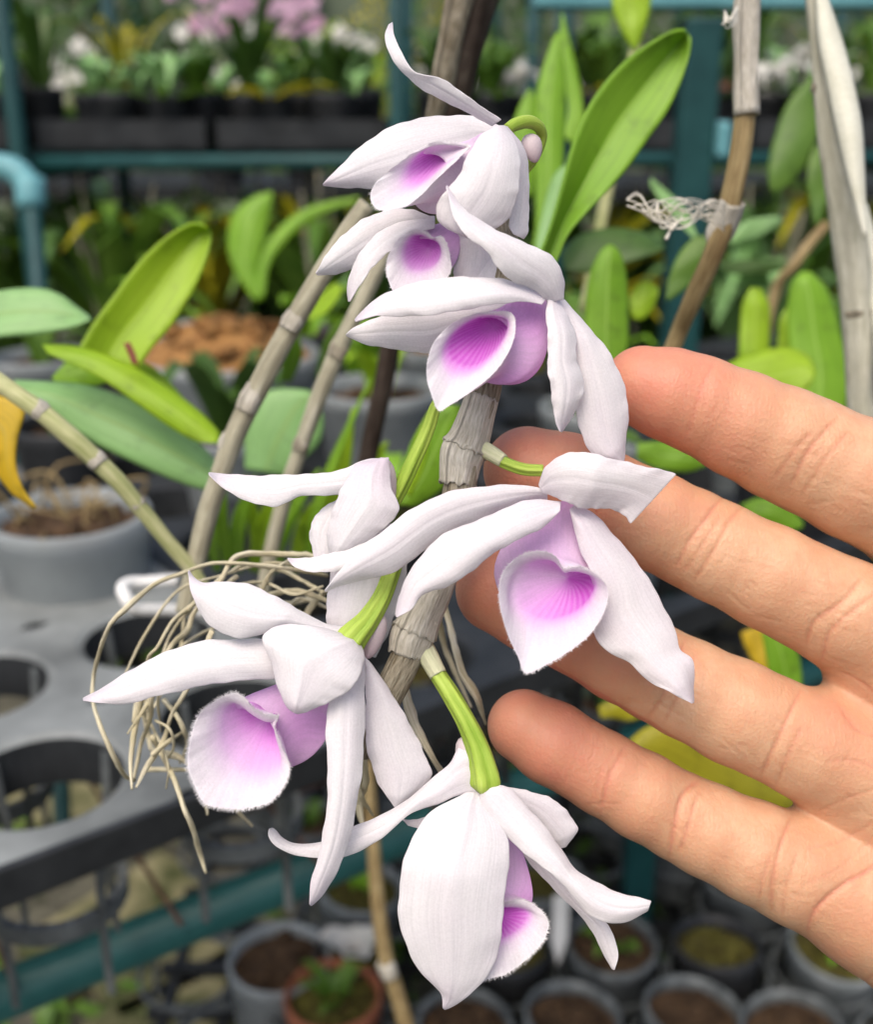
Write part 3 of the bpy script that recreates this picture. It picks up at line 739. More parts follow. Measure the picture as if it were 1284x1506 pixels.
# --- 7: the lowest
f7 = flower('lowest bloom hanging down, lip mostly covered by a broad white petal')
petal('petal', [(690, 1164), (660, 1178), (634, 1193), (606, 1231), (591, 1276), (585, 1334), (591, 1374), (610, 1418), (635, 1447), (650, 1462), (651, 1483)],
      [(706, 1166), (722, 1190), (738, 1212), (750, 1243), (746, 1295), (739, 1354), (736, 1393), (713, 1442), (684, 1468), (666, 1480), (653, 1485)],
      z=((0, 0), (.4, -46), (.8, -40), (1, -30)), tilt=-6, bow=((0, 2), (.4, 24), (1, 6)), rib=-3, parent=f7, oz=-12, nS=23)
petal('sepal', [(704, 1106), (690, 1086), (674, 1098), (663, 1121), (635, 1145), (586, 1185), (517, 1217), (473, 1238), (434, 1241), (414, 1231), (405, 1219), (400, 1217)],
      [(708, 1168), (689, 1166), (645, 1182), (601, 1199), (556, 1237), (507, 1260), (468, 1262), (429, 1256), (404, 1244), (393, 1228), (396, 1218)],
      z=((0, 2), (.2, -4), (.5, 0), (1, -10)), tilt=14, bow=8, parent=f7, oz=0, flush=((0, .16), (.3, .06), (1, .04)))
petal('sepal', [(700, 1160), (640, 1196), (600, 1206), (586, 1200)], [(690, 1180), (650, 1206), (622, 1218), (600, 1214)], z=((0, 20), (1, 24)), bow=4, parent=f7, flush=((0, .1), (1, .1)))
petal('sepal', [(726, 1152), (748, 1158), (777, 1187), (807, 1222), (831, 1256), (842, 1274), (875, 1296), (910, 1312), (959, 1325)],
      [(704, 1170), (716, 1200), (753, 1237), (777, 1261), (812, 1285), (841, 1316), (870, 1348), (900, 1358), (929, 1353), (954, 1339)],
      z=((0, 0), (.5, -26), (1, -30)), tilt=((0, 0), (.4, 24), (.8, 10), (1, 0)), bow=12, parent=f7, oz=-14, flush=((0, .1), (.3, .03), (1, .05)))
petal('petal', [(744, 1210), (763, 1250), (812, 1305), (861, 1355), (885, 1398), (901, 1426)],
      [(760, 1200), (800, 1250), (850, 1320), (884, 1352), (897, 1362), (910, 1404), (904, 1427)],
      z=((0, 20), (1, -2)), tilt=8, bow=8, parent=f7, oz=8, flush=((0, .12), (1, .06)))
petal('petal', [(728, 1154), (777, 1163), (817, 1177), (841, 1202), (850, 1220), (832, 1246)], [(724, 1166), (770, 1200), (800, 1230), (815, 1242), (822, 1246), (828, 1247)],
      z=((0, 20), (1, 40)), bow=8, parent=f7, oz=0, flush=((0, .12), (1, .08)))
lip([[(742, 1326, -14), (720, 1322, -16), (692, 1332, -18), (672, 1360, -22), (682, 1408, -28), (705, 1438, -30), (720, 1439, -30), (753, 1428, -28), (782, 1403, -24), (802, 1379, -18), (806, 1354, -12), (787, 1331, -8), (764, 1324, -10)],
     [(740, 1334, -4), (722, 1332, -6), (702, 1340, -8), (692, 1358, -10), (698, 1378, -12), (714, 1388, -14), (728, 1388, -14), (750, 1380, -12), (770, 1366, -8), (780, 1352, -4), (780, 1342, -2), (770, 1336, -2), (756, 1334, -2)],
     ell(738, 1336, 36, 26, 10), ell(736, 1318, 48, 36, 16), ell(732, 1282, 44, 46, 20), ell(726, 1240, 30, 42, 24), ell(716, 1196, 14, 20, 26), ell(712, 1172, 7, 8, 28)], f7, oz=0, deep=(-4, -10, 14), outkeys=((0, .1), (.12, .3), (.3, .6), (.7, .6), (1, .4)), fringe=400, flen=6)
ribbed('pedicel', [(622, 945, 40, 13), (640, 985, 26, 12), (662, 1020, 14, 13), (686, 1062, 4, 14), (702, 1098, 0, 17), (711, 1132, -4, 21), (714, 1152, -4, 23), (713, 1163, -2, 14)], 'pedicel', f7, ribs=5)
qtube('bract', [(616, 936, 40, 14), (628, 962, 32, 14.5), (645, 992, 22, 13.5)], 'pedicel_pale', f7, rough=.15)
blob('mentum', (690, 1120, 16), 16, 38, 18, 'chin', f7, rot=-16, col=.25)
# ------------------------------------------------------------------ the hand: one continuous surface grown from a distance field
HD = 206.5                                        # mm from the camera
def hp(x, y, z, r):                               # photo px, depth offset mm, radius px -> mm
    d = HD + z
    return (np.array([(x - 642) / F * d, -(y - 753) / F * d, z]), r / F * d)
HX0, HY0, HZ0 = (650 - 642) / F * HD, -(1830 - 753) / F * HD, -22.0
HX1, HY1, HZ1 = (2160 - 642) / F * HD, -(395 - 753) / F * HD, 24.0
VX = 0.44
gx = np.arange(HX0, HX1, VX, dtype=np.float32); gy = np.arange(HY0, HY1, VX, dtype=np.float32); gz = np.arange(HZ0, HZ1, VX, dtype=np.float32)

def rcone(shape, a, ra, b, rb, flat=1.0):
    """distance to a round cone, evaluated near it only (elsewhere a large number)"""
    m = max(ra, rb) + 9
    lo = np.minimum(a, b) - m; hi = np.maximum(a, b) + m
    ix = slice(*np.searchsorted(gx, [lo[0], hi[0]])); iy = slice(*np.searchsorted(gy, [lo[1], hi[1]])); iz = slice(*np.searchsorted(gz, [lo[2], hi[2]]))
    X = gx[ix][:, None, None]; Y = gy[iy][None, :, None]; Z = gz[iz][None, None, :]
    ba = (b - a).astype(np.float32); L2 = float(ba @ ba) + 1e-9
    px, py, pz = X - a[0], Y - a[1], (Z - a[2])
    t = np.clip((px * ba[0] + py * ba[1] + pz * ba[2]) / L2, 0, 1)
    d = np.sqrt((px - t * ba[0]) ** 2 + (py - t * ba[1]) ** 2 + ((pz - t * ba[2]) * flat) ** 2) - (ra + (rb - ra) * t)
    return (ix, iy, iz), d.astype(np.float32)

def smin(a, b, k):
    h = np.clip(k - np.abs(a - b), 0, None) / k
    return np.minimum(a, b) - h * h * k * 0.25

def chain(nodes, k, into=None, flat=1.0):
    g = np.full((len(gx), len(gy), len(gz)), 8.0, dtype=np.float32) if into is None else into
    for (a, ra), (b, rb) in zip(nodes[:-1], nodes[1:]):
        sl, d = rcone(None, a, ra, b, rb, flat)
        g[sl] = smin(g[sl], d, k)
    return g

FING = {
 'index': [(946, 569, 1.0, 60), (985, 580, .4, 67), (1026, 594, .6, 70.5), (1090, 624, 1.0, 77), (1150, 652, 1.6, 82.5), (1190, 670, 1.8, 84), (1260, 704, 1.4, 89), (1400, 772, 3, 95)],
 'middle': [(776, 692, 1.5, 65), (830, 708, .8, 71), (885, 731, 1.0, 69), (960, 765, 1.0, 71.5), (1020, 793, 1.6, 72), (1055, 811, 1.6, 73), (1130, 848, 1.2, 76.5), (1240, 903, 1.6, 82), (1390, 985, 3, 92)],
 'ring': [(733, 868, 1.5, 63), (785, 890, .8, 69), (845, 921, 1.0, 67.5), (915, 962, 1.2, 69.5), (970, 992, 1.8, 70), (1010, 1012, 1.4, 72.5), (1080, 1046, 1.2, 77), (1190, 1096, 1.6, 80), (1350, 1178, 3, 88)],
 'pinky': [(771, 1068, 1.5, 54), (812, 1092, .9, 60), (890, 1138, 1.2, 60), (945, 1170, 1.0, 63), (1005, 1203, 1.8, 64), (1040, 1220, 1.4, 67), (1110, 1252, 1.2, 73), (1170, 1280, 1.6, 78), (1290, 1335, 3, 88)],
}
palm = None
pal = [
 ([(1400, 772, 4, 97), (1560, 880, 5, 108), (1900, 1180, 5, 112), (2050, 1330, 6, 110)], 7),
 ([(1390, 985, 4, 96), (1560, 1080, 6, 104), (1900, 1280, 6, 110), (2050, 1390, 6, 112)], 7),
 ([(1350, 1178, 4, 92), (1540, 1280, 5, 102), (1900, 1400, 6, 108), (2050, 1450, 6, 110)], 7),
 ([(1290, 1335, 3.5, 92), (1420, 1425, 3, 104), (1650, 1540, 2, 118), (1900, 1580, 4, 116), (2060, 1540, 6, 100)], 8),
 ([(1980, 1230, 0, 115), (1830, 1060, -2, 122), (1700, 880, -3, 108), (1640, 740, -4, 92)], 9),
 ([(1640, 740, -4, 92), (1590, 620, -5, 82), (1560, 520, -5, 80), (1530, 440, -4, 66)], 4),
]
for nodes, k in pal:
    palm = chain([hp(*n) for n in nodes], k, palm)
for nodes in ([(1262, 1012, 5, 46), (1420, 1070, 5, 80)], [(1222, 1196, 5, 46), (1400, 1270, 5, 80)], [(1366, 850, 5, 46), (1480, 900, 5, 80)]):
    palm = chain([hp(*n) for n in nodes], 9, palm)
hand_f = palm.copy()
for f in FING.values():
    g = chain([hp(*n) for n in f], 1.2)
    hand_f = np.minimum(hand_f, smin(g, palm, 5.0))
del palm

def surface_nets(g):
    s = g < 0
    nx, ny, nz = g.shape
    cnt = np.zeros((nx - 1, ny - 1, nz - 1), dtype=np.uint8)
    for dx in (0, 1):
        for dy in (0, 1):
            for dz in (0, 1):
                cnt += s[dx:nx - 1 + dx, dy:ny - 1 + dy, dz:nz - 1 + dz]
    I = np.argwhere((cnt > 0) & (cnt < 8))
    idx = np.full(cnt.shape, -1, dtype=np.int32); idx[I[:, 0], I[:, 1], I[:, 2]] = np.arange(len(I))
    acc = np.zeros((len(I), 3)); n = np.zeros(len(I))
    cor = [(0, 0, 0), (1, 0, 0), (0, 1, 0), (1, 1, 0), (0, 0, 1), (1, 0, 1), (0, 1, 1), (1, 1, 1)]
    val = [g[I[:, 0] + c[0], I[:, 1] + c[1], I[:, 2] + c[2]] for c in cor]
    for a in range(8):
        for b in range(a + 1, 8):
            df = [cor[b][i] - cor[a][i] for i in range(3)]
            if sum(abs(q) for q in df) != 1: continue
            m = (val[a] < 0) != (val[b] < 0)
            t = np.where(m, val[a] / (val[a] - val[b] + 1e-12), 0)
            for i in range(3): acc[:, i] += np.where(m, cor[a][i] + t * df[i], 0)
            n += m
    V = I + acc / n[:, None]
    fs = []
    for ax in range(3):
        o = [0, 0, 0]; o[ax] = 1
        a = s[:nx - o[0], :ny - o[1], :nz - o[2]]; b = s[o[0]:, o[1]:, o[2]:]
        E = np.argwhere(a != b)
        u, v = [(1, 2), (2, 0), (0, 1)][ax]
        ok = (E[:, u] > 0) & (E[:, v] > 0) & (E[:, u] < cnt.shape[u]) & (E[:, v] < cnt.shape[v]) & (E[:, ax] < cnt.shape[ax])
        E = E[ok]
        flip = a[E[:, 0], E[:, 1], E[:, 2]]
        du = np.zeros(3, int); du[u] = 1; dv = np.zeros(3, int); dv[v] = 1
        q = [E - du - dv, E - dv, E, E - du]
        q = np.stack([idx[k[:, 0], k[:, 1], k[:, 2]] for k in q], axis=1)
        fs.append(np.where(flip[:, None], q, q[:, ::-1]))
    return V, np.concatenate(fs)
hv, hf = surface_nets(hand_f)
# relax the lattice a little
e = np.concatenate([hf[:, [0, 1]], hf[:, [1, 2]], hf[:, [2, 3]], hf[:, [3, 0]]])
def relax(v, lam):
    s = np.zeros_like(v); c = np.bincount(e[:, 0], minlength=len(v)) + np.bincount(e[:, 1], minlength=len(v))
    for k in range(3):
        s[:, k] = np.bincount(e[:, 0], v[e[:, 1], k], len(v)) + np.bincount(e[:, 1], v[e[:, 0], k], len(v))
    return v + lam * (s / np.maximum(c, 1)[:, None] - v)
for _ in range(6):
    hv = relax(relax(hv, .5), -.52)
hl = hv * VX + np.array([HX0, HY0, HZ0])
def vnorm(v):
    n = np.cross(v[hf[:, 2]] - v[hf[:, 0]], v[hf[:, 3]] - v[hf[:, 1]])
    o = np.zeros_like(v)
    for j in range(4):
        for k in range(3): o[:, k] += np.bincount(hf[:, j], n[:, k], len(v))
    return o / (np.linalg.norm(o, axis=1, keepdims=True) + 1e-12)
hn = vnorm(hl)
sx = 642 + hl[:, 0] / (HD + hl[:, 2]) * F; sy = 753 - hl[:, 1] / (HD + hl[:, 2]) * F
front = np.clip(-hn[:, 2] * 1.6 + .25, 0, 1)

def pdist(line, n=40):
    l = cr(line, n)
    d = np.full(len(sx), 1e9); tt = np.zeros(len(sx))
    m = (sx > l[:, 0].min() - 60) & (sx < l[:, 0].max() + 60) & (sy > l[:, 1].min() - 60) & (sy < l[:, 1].max() + 60)
    q = np.stack([sx[m], sy[m]], 1)
    dd = np.full(len(q), 1e9); ti = np.zeros(len(q))
    for i in range(n - 1):
        a, b = l[i], l[i + 1]; ab = b - a
        t = np.clip(((q - a) @ ab) / (ab @ ab + 1e-9), 0, 1)
        r = np.linalg.norm(q - a - t[:, None] * ab, axis=1)
        w_ = r < dd; dd[w_] = r[w_]; ti[w_] = (i + t[w_]) / (n - 1)
    d[m] = dd; tt[m] = ti
    return d, tt
CREASES = [  # line, fine depth mm, fine width px, groove depth mm, groove width px
 ([(1052, 528), (1030, 578), (1012, 640)], .14, 4, .28, 15),
 ([(1164, 716), (1190, 664), (1234, 612)], .26, 4, .45, 17), ([(1138, 706), (1172, 660), (1196, 634)], .20, 3.5, 0, 1), ([(1180, 728), (1214, 676), (1250, 634)], .16, 3.5, 0, 1),
 ([(994, 838), (1012, 800), (1046, 754), (1066, 728)], .30, 4, .45, 17), ([(1020, 856), (1046, 816), (1076, 764), (1096, 742)], .26, 4, 0, 1), ([(1004, 846), (1030, 806), (1060, 760)], .16, 3, 0, 1),
 ([(872, 790), (880, 740), (905, 680)], .2, 4, .3, 15),
 ([(1186, 952), (1198, 916), (1236, 888), (1270, 850)], .30, 4, .40, 16), ([(1208, 976), (1222, 930), (1256, 898), (1290, 872)], .26, 4, 0, 1),
 ([(955, 1056), (972, 1030), (990, 994), (1010, 940)], .30, 4, .45, 17), ([(976, 1064), (992, 1034), (1008, 1000), (1024, 960)], .22, 3.5, 0, 1),
 ([(820, 970), (838, 926), (862, 880)], .2, 4, .3, 15),
 ([(1120, 1142), (1140, 1098), (1158, 1060), (1180, 1014)], .32, 4, .40, 16), ([(1142, 1156), (1160, 1110), (1180, 1070)], .22, 3.5, 0, 1),
 ([(884, 1196), (897, 1142), (922, 1096)], .22, 4, .32, 14), ([(872, 1180), (886, 1134), (906, 1098)], .12, 3, 0, 1),
 ([(984, 1264), (993, 1216), (1006, 1168), (1032, 1144)], .36, 4.5, .50, 17), ([(1000, 1256), (1016, 1204), (1028, 1164)], .28, 4, 0, 1),
 ([(1134, 1346), (1139, 1286), (1154, 1230), (1168, 1196)], .32, 4, .40, 16), ([(1116, 1330), (1124, 1290), (1136, 1256)], .18, 3.5, 0, 1), ([(1150, 1350), (1158, 1300), (1176, 1250)], .16, 3.5, 0, 1),
 ([(1186, 1385), (1192, 1356), (1208, 1332), (1247, 1298), (1290, 1272), (1400, 1180), (1480, 1020)], .40, 4.5, .45, 20),
 ([(1262, 1456), (1284, 1436), (1340, 1400), (1480, 1300), (1560, 1100), (1500, 900)], .36, 4.5, .4, 20),
 ([(1198, 1200), (1232, 1180), (1290, 1160)], .14, 3.5, 0, 1), ([(1190, 1248), (1240, 1236), (1290, 1206)], .14, 3.5, 0, 1), ([(1216, 1120), (1250, 1118), (1290, 1130)], .14, 3.5, 0, 1),
 ([(1236, 1040), (1262, 1074), (1296, 1086)], .16, 3.5, 0, 1), ([(1230, 985), (1262, 1000), (1300, 1030)], .16, 3.5, 0, 1), ([(1180, 1304), (1226, 1282), (1284, 1236)], .12, 3, 0, 1),
]
disp = np.zeros(len(hl)); red = np.zeros(len(hl))
for line, fd, fw_, gd, gw in CREASES:
    d, t = pdist(line)
    end = np.clip(np.minimum(t, 1 - t) * 7 + .25, 0, 1)
    wob = 1 + .25 * np.sin(t * 17 + line[0][0])
    disp += -(fd * 1.05 * wob * np.exp(-(d / (fw_ * .72)) ** 2)) * end * front - gd * .5 * np.exp(-(d / gw) ** 2) * (.35 + .65 * front) * np.clip(end + .5, 0, 1)
    red += .48 * np.exp(-(d / (fw_ * .7)) ** 2) * end * front * (fd / .3)
# fine lengthwise and crosswise skin folds
rs = np.random.default_rng(3)
for f in FING.values():
    P0, P1 = np.array(f[0][:2]), np.array(f[-1][:2]); ax = (P1 - P0) / np.linalg.norm(P1 - P0); nx_ = np.array([-ax[1], ax[0]])
    for k in range(85):
        s0 = rs.uniform(90, np.linalg.norm(P1 - P0) - 10); q0 = rs.uniform(-58, 58); ln = rs.uniform(18, 60); an = rs.normal(0, .25) + (1.45 if k % 3 == 0 else 0)
        c = P0 + ax * s0 + nx_ * q0; dr = ax * math.cos(an) + nx_ * math.sin(an)
        d, t = pdist([tuple(c - dr * ln / 2), tuple(c + nx_ * rs.normal(0, 2)), tuple(c + dr * ln / 2)], 6)
        disp += -rs.uniform(.035, .11) * np.exp(-(d / 2.3) ** 2) * np.clip(np.minimum(t, 1 - t) * 5, 0, 1) * front
hl = hl + hn * disp[:, None]
tips = [(FING[k][0], FING[k][3]) for k in FING]
for tp, dp in tips:
    a = np.array(tp[:2]); b = np.array(dp[:2]); ab = b - a
    t = ((sx - a[0]) * ab[0] + (sy - a[1]) * ab[1]) / (ab @ ab)
    off = np.abs((sx - a[0]) * ab[1] - (sy - a[1]) * ab[0]) / np.linalg.norm(ab)
    red += np.where((off < 100) & (t < 1.6) & (t > -1.2), np.clip(1.15 - t * .75, 0, 1), 0) * .75
pads = [(1230, 1060, 60), (1150, 1300, 0), (1290, 1110, 90), (1220, 1400, 70), (1270, 1320, 70)]
for x, y, r_ in pads:
    if r_: red += .22 * np.exp(-((sx - x) ** 2 + (sy - y) ** 2) / (r_ * r_))
hw = np.array(CAM) + np.outer(hl[:, 0] / 1000, np.array(rt)) + np.outer(hl[:, 1] / 1000, np.array(up)) + np.outer((HD + hl[:, 2]) / 1000, np.array(fw))

def mat_skin():
    m, t, N, L = nt('skin')
    out = N.new('ShaderNodeOutputMaterial'); p = N.new('ShaderNodeBsdfPrincipled'); L.new(p.outputs[0], out.inputs[0])
    at = N.new('ShaderNodeAttribute'); at.attribute_name = 'pigment'
    tc = N.new('ShaderNodeTexCoord')
    nz = N.new('ShaderNodeTexNoise'); setin(nz, Scale=150.0, Detail=8.0, Roughness=.72); L.new(tc.outputs['Object'], nz.inputs['Vector'])
    ad = N.new('ShaderNodeMath'); ad.operation = 'MULTIPLY_ADD'; L.new(nz.outputs[0], ad.inputs[0]); ad.inputs[1].default_value = 1.0
    sb = N.new('ShaderNodeMath'); sb.operation = 'SUBTRACT'; L.new(at.outputs['Fac'], sb.inputs[0]); sb.inputs[1].default_value = .38
    nb = N.new('ShaderNodeTexNoise'); setin(nb, Scale=48.0, Detail=3.0); L.new(tc.outputs['Object'], nb.inputs['Vector'])
    a3 = N.new('ShaderNodeMath'); a3.operation = 'MULTIPLY_ADD'; L.new(nb.outputs[0], a3.inputs[0]); a3.inputs[1].default_value = .7
    s3 = N.new('ShaderNodeMath'); s3.operation = 'SUBTRACT'; L.new(sb.outputs[0], s3.inputs[0]); s3.inputs[1].default_value = .35
    L.new(s3.outputs[0], a3.inputs[2]); L.new(a3.outputs[0], ad.inputs[2])
    r = N.new('ShaderNodeValToRGB'); el = r.color_ramp.elements
    el[0].position = 0; el[0].color = rgb((0.60, 0.36, 0.22)); el[1].position = 1; el[1].color = rgb((0.55, 0.21, 0.135))
    e1 = el.new(.25); e1.color = rgb((0.56, 0.30, 0.175))
    L.new(ad.outputs[0], r.inputs[0]); L.new(r.outputs[0], p.inputs['Base Color'])
    n2 = N.new('ShaderNodeTexVoronoi'); setin(n2, Scale=1500.0); L.new(tc.outputs['Object'], n2.inputs['Vector'])
    n3 = N.new('ShaderNodeTexNoise'); setin(n3, Scale=700.0, Detail=6.0, Roughness=.7); L.new(tc.outputs['Object'], n3.inputs['Vector'])
    b1 = N.new('ShaderNodeBump'); setin(b1, Strength=.22, Distance=.0003); L.new(n2.outputs['Distance'], b1.inputs['Height'])
    b2 = N.new('ShaderNodeBump'); setin(b2, Strength=.3, Distance=.0004); L.new(n3.outputs[0], b2.inputs['Height']); L.new(b1.outputs[0], b2.inputs['Normal'])
    wv = N.new('ShaderNodeTexWave'); setin(wv, Scale=420.0, Distortion=14.0, Detail=2.0); wv.inputs['Detail Scale'].default_value = .35
    L.new(tc.outputs['Object'], wv.inputs['Vector'])
    b3 = N.new('ShaderNodeBump'); setin(b3, Strength=.07, Distance=.0002); L.new(wv.outputs[0], b3.inputs['Height']); L.new(b2.outputs[0], b3.inputs['Normal'])
    L.new(b3.outputs[0], p.inputs['Normal'])
    setin(p, Roughness=.48); p.inputs['Specular IOR Level'].default_value = .38
    p.inputs['Subsurface Weight'].default_value = .35
    p.inputs['Subsurface Radius'].default_value = (1.0, .32, .18); p.inputs['Subsurface Scale'].default_value = .0035
    return m
M['skin'] = mat_skin()
M['nail'] = mat_basic('nail', (0.62, 0.36, 0.28), (0.68, 0.42, 0.34), scale=60, rough=.25, bump=.03)
me = bpy.data.meshes.new('hand')
me.vertices.add(len(hw)); me.vertices.foreach_set('co', hw.ravel().astype(np.float32))
me.loops.add(hf.size); me.loops.foreach_set('vertex_index', hf.ravel().astype(np.int32))
me.polygons.add(len(hf)); me.polygons.foreach_set('loop_start', np.arange(0, hf.size, 4, dtype=np.int32))
me.update(calc_edges=True); me.validate()
me.polygons.foreach_set('use_smooth', np.ones(len(hf), dtype=bool))
ca = me.attributes.new('pigment', 'FLOAT', 'POINT'); ca.data.foreach_set('value', np.clip(red, 0, 1.1).astype(np.float32))
hand = link('hand', me, M['skin'])
tag(hand, 'open hand held palm forward behind the flowers, four fingers pointing left', 'hand')
for k, f in FING.items():                         # nails on the far side
    (a, ra), (b, rb) = hp(*f[0]), hp(*f[2])
    ax = (b - a) / np.linalg.norm(b - a); sd_ = np.cross(ax, [0, 0, 1.0]); sd_ /= np.linalg.norm(sd_); nn = np.cross(sd_, ax)
    if nn[2] < 0: nn = -nn
    vs, fs = [], []
    for i in range(9):
        for j in range(9):
            v_ = -.75 * ra + i / 8 * 1.5 * ra; ang = (j / 8 - .5) * 1.9 * min(1, .55 + .12 * i, .4 + .14 * (8 - i) + .2)
            q = a + ax * v_ + (nn * math.cos(ang) + sd_ * math.sin(ang)) * (ra + .25 if v_ > 0 else math.sqrt(max(ra * ra - v_ * v_ * .8, .1)) + .3)
            vs.append(CAM + rt * q[0] / 1000 + up * q[1] / 1000 + fw * (HD + q[2]) / 1000)
    fs = [(i * 9 + j, i * 9 + j + 1, (i + 1) * 9 + j + 1, (i + 1) * 9 + j) for i in range(8) for j in range(8)]
    solid(link('fingernail', mesh('fingernail', vs, fs), M['nail'], hand), .0005)
# ------------------------------------------------------------------ leaves and canes traced at their own distance
def outleaf(A, B, D, mat, parent, dz=((0, 0), (1, 0)), tilt=0.0, bow=6.0, fold=0.0, nT=30, nS=11, th=0.0007, name='leaf'):
    a = cr(A, nT); b = cr(B, nT); t = np.linspace(0, 1, nT)
    zc = sprof(dz, t); k = D / F
    vs, uv = [], []
    ph = abs(A[0][0] * 3.1 + A[-1][1] * 1.7)
    for i in range(nT):
        for j in range(nS):
            s = j / (nS - 1); q = 2 * s - 1
            p = a[i] * (1 - s) + b[i] * s
            tap = min(1, np.hypot(*(a[i] - b[i])) / 40)
            h = zc[i] + tilt * (.5 - s) - tap * (bow * (1 - q * q) - fold * (1 - abs(q))) + tap * 1.5 * math.sin(t[i] * 9 + q * 2 + ph)
            vs.append(W(p[0], p[1], D + h * k)); uv.append((s, t[i]))
    fs = [(i * nS + j, i * nS + j + 1, (i + 1) * nS + j + 1, (i + 1) * nS + j) for i in range(nT - 1) for j in range(nS - 1)]
    o = link(name, mesh(name, vs, fs, True, uv), M[mat], parent)
    return solid(o, th)

def wtube(name, pts, mat, parent, sides=16, n=60, rough=.08, squash=1.0):
    """pts: photo x, photo y, distance, radius in photo px"""
    v, f, u = tube_data([W(p[0], p[1], p[2]) for p in pts], [p[3] * p[2] / F for p in pts], sides, n, rough, True, squash)
    return link(name, mesh(name, v, f, True, u), M[mat], parent)

def node_rings(nodes, mat, parent, name='node'):
    """swollen joints of a cane: (x0, y0, x1, y1, D, r)"""
    for x0, y0, x1, y1, D, r in nodes:
        v, f, u = tube_data([W(x0, y0, D), W(x0 * .7 + x1 * .3, y0 * .7 + y1 * .3, D), W((x0 + x1) / 2, (y0 + y1) / 2, D), W(x1, y1, D)],
                            [r * .86 * D / F, r * .93 * D / F, r * 1.0 * D / F, r * .86 * D / F], 18, 12, .12)
        link(name, mesh(name, v, f, True, u), M[mat], parent)

# aerial roots of the flowering orchid
ROOTS = [
 ([(460, 838), (400, 828), (330, 846), (262, 872), (214, 930), (186, 990)], .234, 3.5), ([(440, 900), (380, 905), (320, 925), (258, 960), (232, 1020), (240, 1080)], .237, 3.5),
 ([(300, 870), (270, 905), (244, 940), (228, 1000), (212, 1040), (190, 1080)], .229, 3.2), ([(478, 862), (430, 872), (385, 858), (340, 860)], .228, 3.4), ([(482, 892), (440, 884), (410, 896), (372, 880)], .231, 3.4), ([(232, 1060), (252, 1076), (258, 1100), (240, 1124)], .227, 3), ([(208, 1010), (216, 1060), (236, 1090), (250, 1130), (246, 1160)], .231, 3),
 ([(470, 826), (455, 816), (421, 815), (349, 821), (321, 852), (300, 880)], .222, 5),
 ([(480, 850), (420, 838), (342, 832), (304, 832), (266, 842), (231, 859), (190, 890), (162, 918), (148, 963), (134, 1001), (133, 1032), (145, 1067), (162, 1108), (186, 1143), (196, 1147)], .226, 5),
 ([(330, 850), (283, 884), (252, 911), (231, 953), (221, 973), (204, 1036), (193, 1074), (193, 1125), (196, 1163)], .224, 5),
 ([(345, 845), (290, 890), (273, 925), (248, 953), (221, 1022), (217, 1056), (204, 1091), (198, 1153)], .230, 5),
 ([(310, 930), (269, 1015), (252, 1053), (235, 1091), (214, 1125), (197, 1160)], .221, 5),
 ([(225, 1085), (238, 1108), (252, 1146), (269, 1184), (280, 1219), (293, 1257), (305, 1288)], .224, 6),
 ([(217, 1132), (250, 1133), (300, 1131)], .232, 5), ([(222, 1112), (245, 1091), (268, 1072)], .228, 5),
 ([(240, 1030), (255, 1049), (269, 1067), (272, 1091), (264, 1118)], .233, 5), ([(330, 1170), (349, 1191), (369, 1212)], .236, 5),
 ([(485, 882), (438, 866), (394, 873), (360, 890)], .235, 5), ([(478, 872), (445, 856), (411, 842), (362, 835), (330, 845)], .229, 5),
 ([(380, 868), (400, 846), (421, 826)], .225, 4.5), ([(445, 915), (463, 890), (486, 862)], .232, 5), ([(200, 1060), (208, 1030), (216, 1085), (228, 1100), (260, 1112), (284, 1130)], .236, 5),
 ([(470, 880), (430, 890), (390, 880), (350, 862)], .240, 5), ([(275, 900), (262, 960), (240, 1010), (212, 1060)], .238, 4.5), ([(296, 1100), (300, 1165), (302, 1196)], .238, 4),
 ([(588, 985), (610, 1060), (634, 1110), (652, 1140)], .212, 9), ([(652, 880), (664, 930), (680, 980), (700, 1025), (716, 1066)], .218, 6.5),
 ([(534, 1110), (540, 1150), (530, 1185), (538, 1225)], .222, 8), ([(520, 1130), (528, 1168), (545, 1200)], .228, 5), ([(640, 900), (655, 960), (690, 1040)], .23, 5)]
for pts, D, r in ROOTS:
    n = len(pts)
    pp = []
    for i, p in enumerate(pts):
        pp.append((p[0] + random.uniform(-4, 4), p[1] + random.uniform(-4, 4), D + .006 * math.sin(i * 1.3 + D * 900), r * .88 * (1.0 - .5 * (i == n - 1)) * random.uniform(.72, 1.22)))
    wtube('aerial_root', pp, 'root', plant, sides=10, n=60, rough=.34, squash=.8)

# bare canes
c1 = empty('orchid_cane', W(285, 830, .29)); tag(c1, 'bare ash grey cane slanting up from lower left to the topmost blooms', 'cane')
wtube('stem', [(540, 300, .262, 13), (505, 350, .265, 14), (470, 408, .268, 15), (428, 480, .272, 15.5), (400, 530, .274, 16), (372, 585, .277, 15.5), (345, 640, .279, 15.5), (320, 710, .282, 15), (303, 765, .285, 15.5), (286, 835, .288, 14), (270, 900, .29, 13)], 'cane_ash', c1, n=90, rough=.1)
node_rings([(437, 462, 424, 486, .271, 17), (378, 568, 360, 606, .2765, 17.5), (342, 640, 334, 664, .28, 17)], 'sheath', c1)
c2 = empty('orchid_cane', W(398, 810, .33)); tag(c2, 'thinner bare grey cane just right of the ash grey one, behind the white petals', 'cane')
wtube('stem', [(575, 350, .30, 12), (548, 410, .303, 12), (520, 468, .306, 12), (498, 515, .309, 13), (472, 575, .312, 12), (455, 622, .315, 12), (438, 670, .318, 11.5), (420, 725, .322, 11.5), (398, 812, .328, 11), (385, 880, .33, 10)], 'cane_ash', c2, n=70, rough=.1)
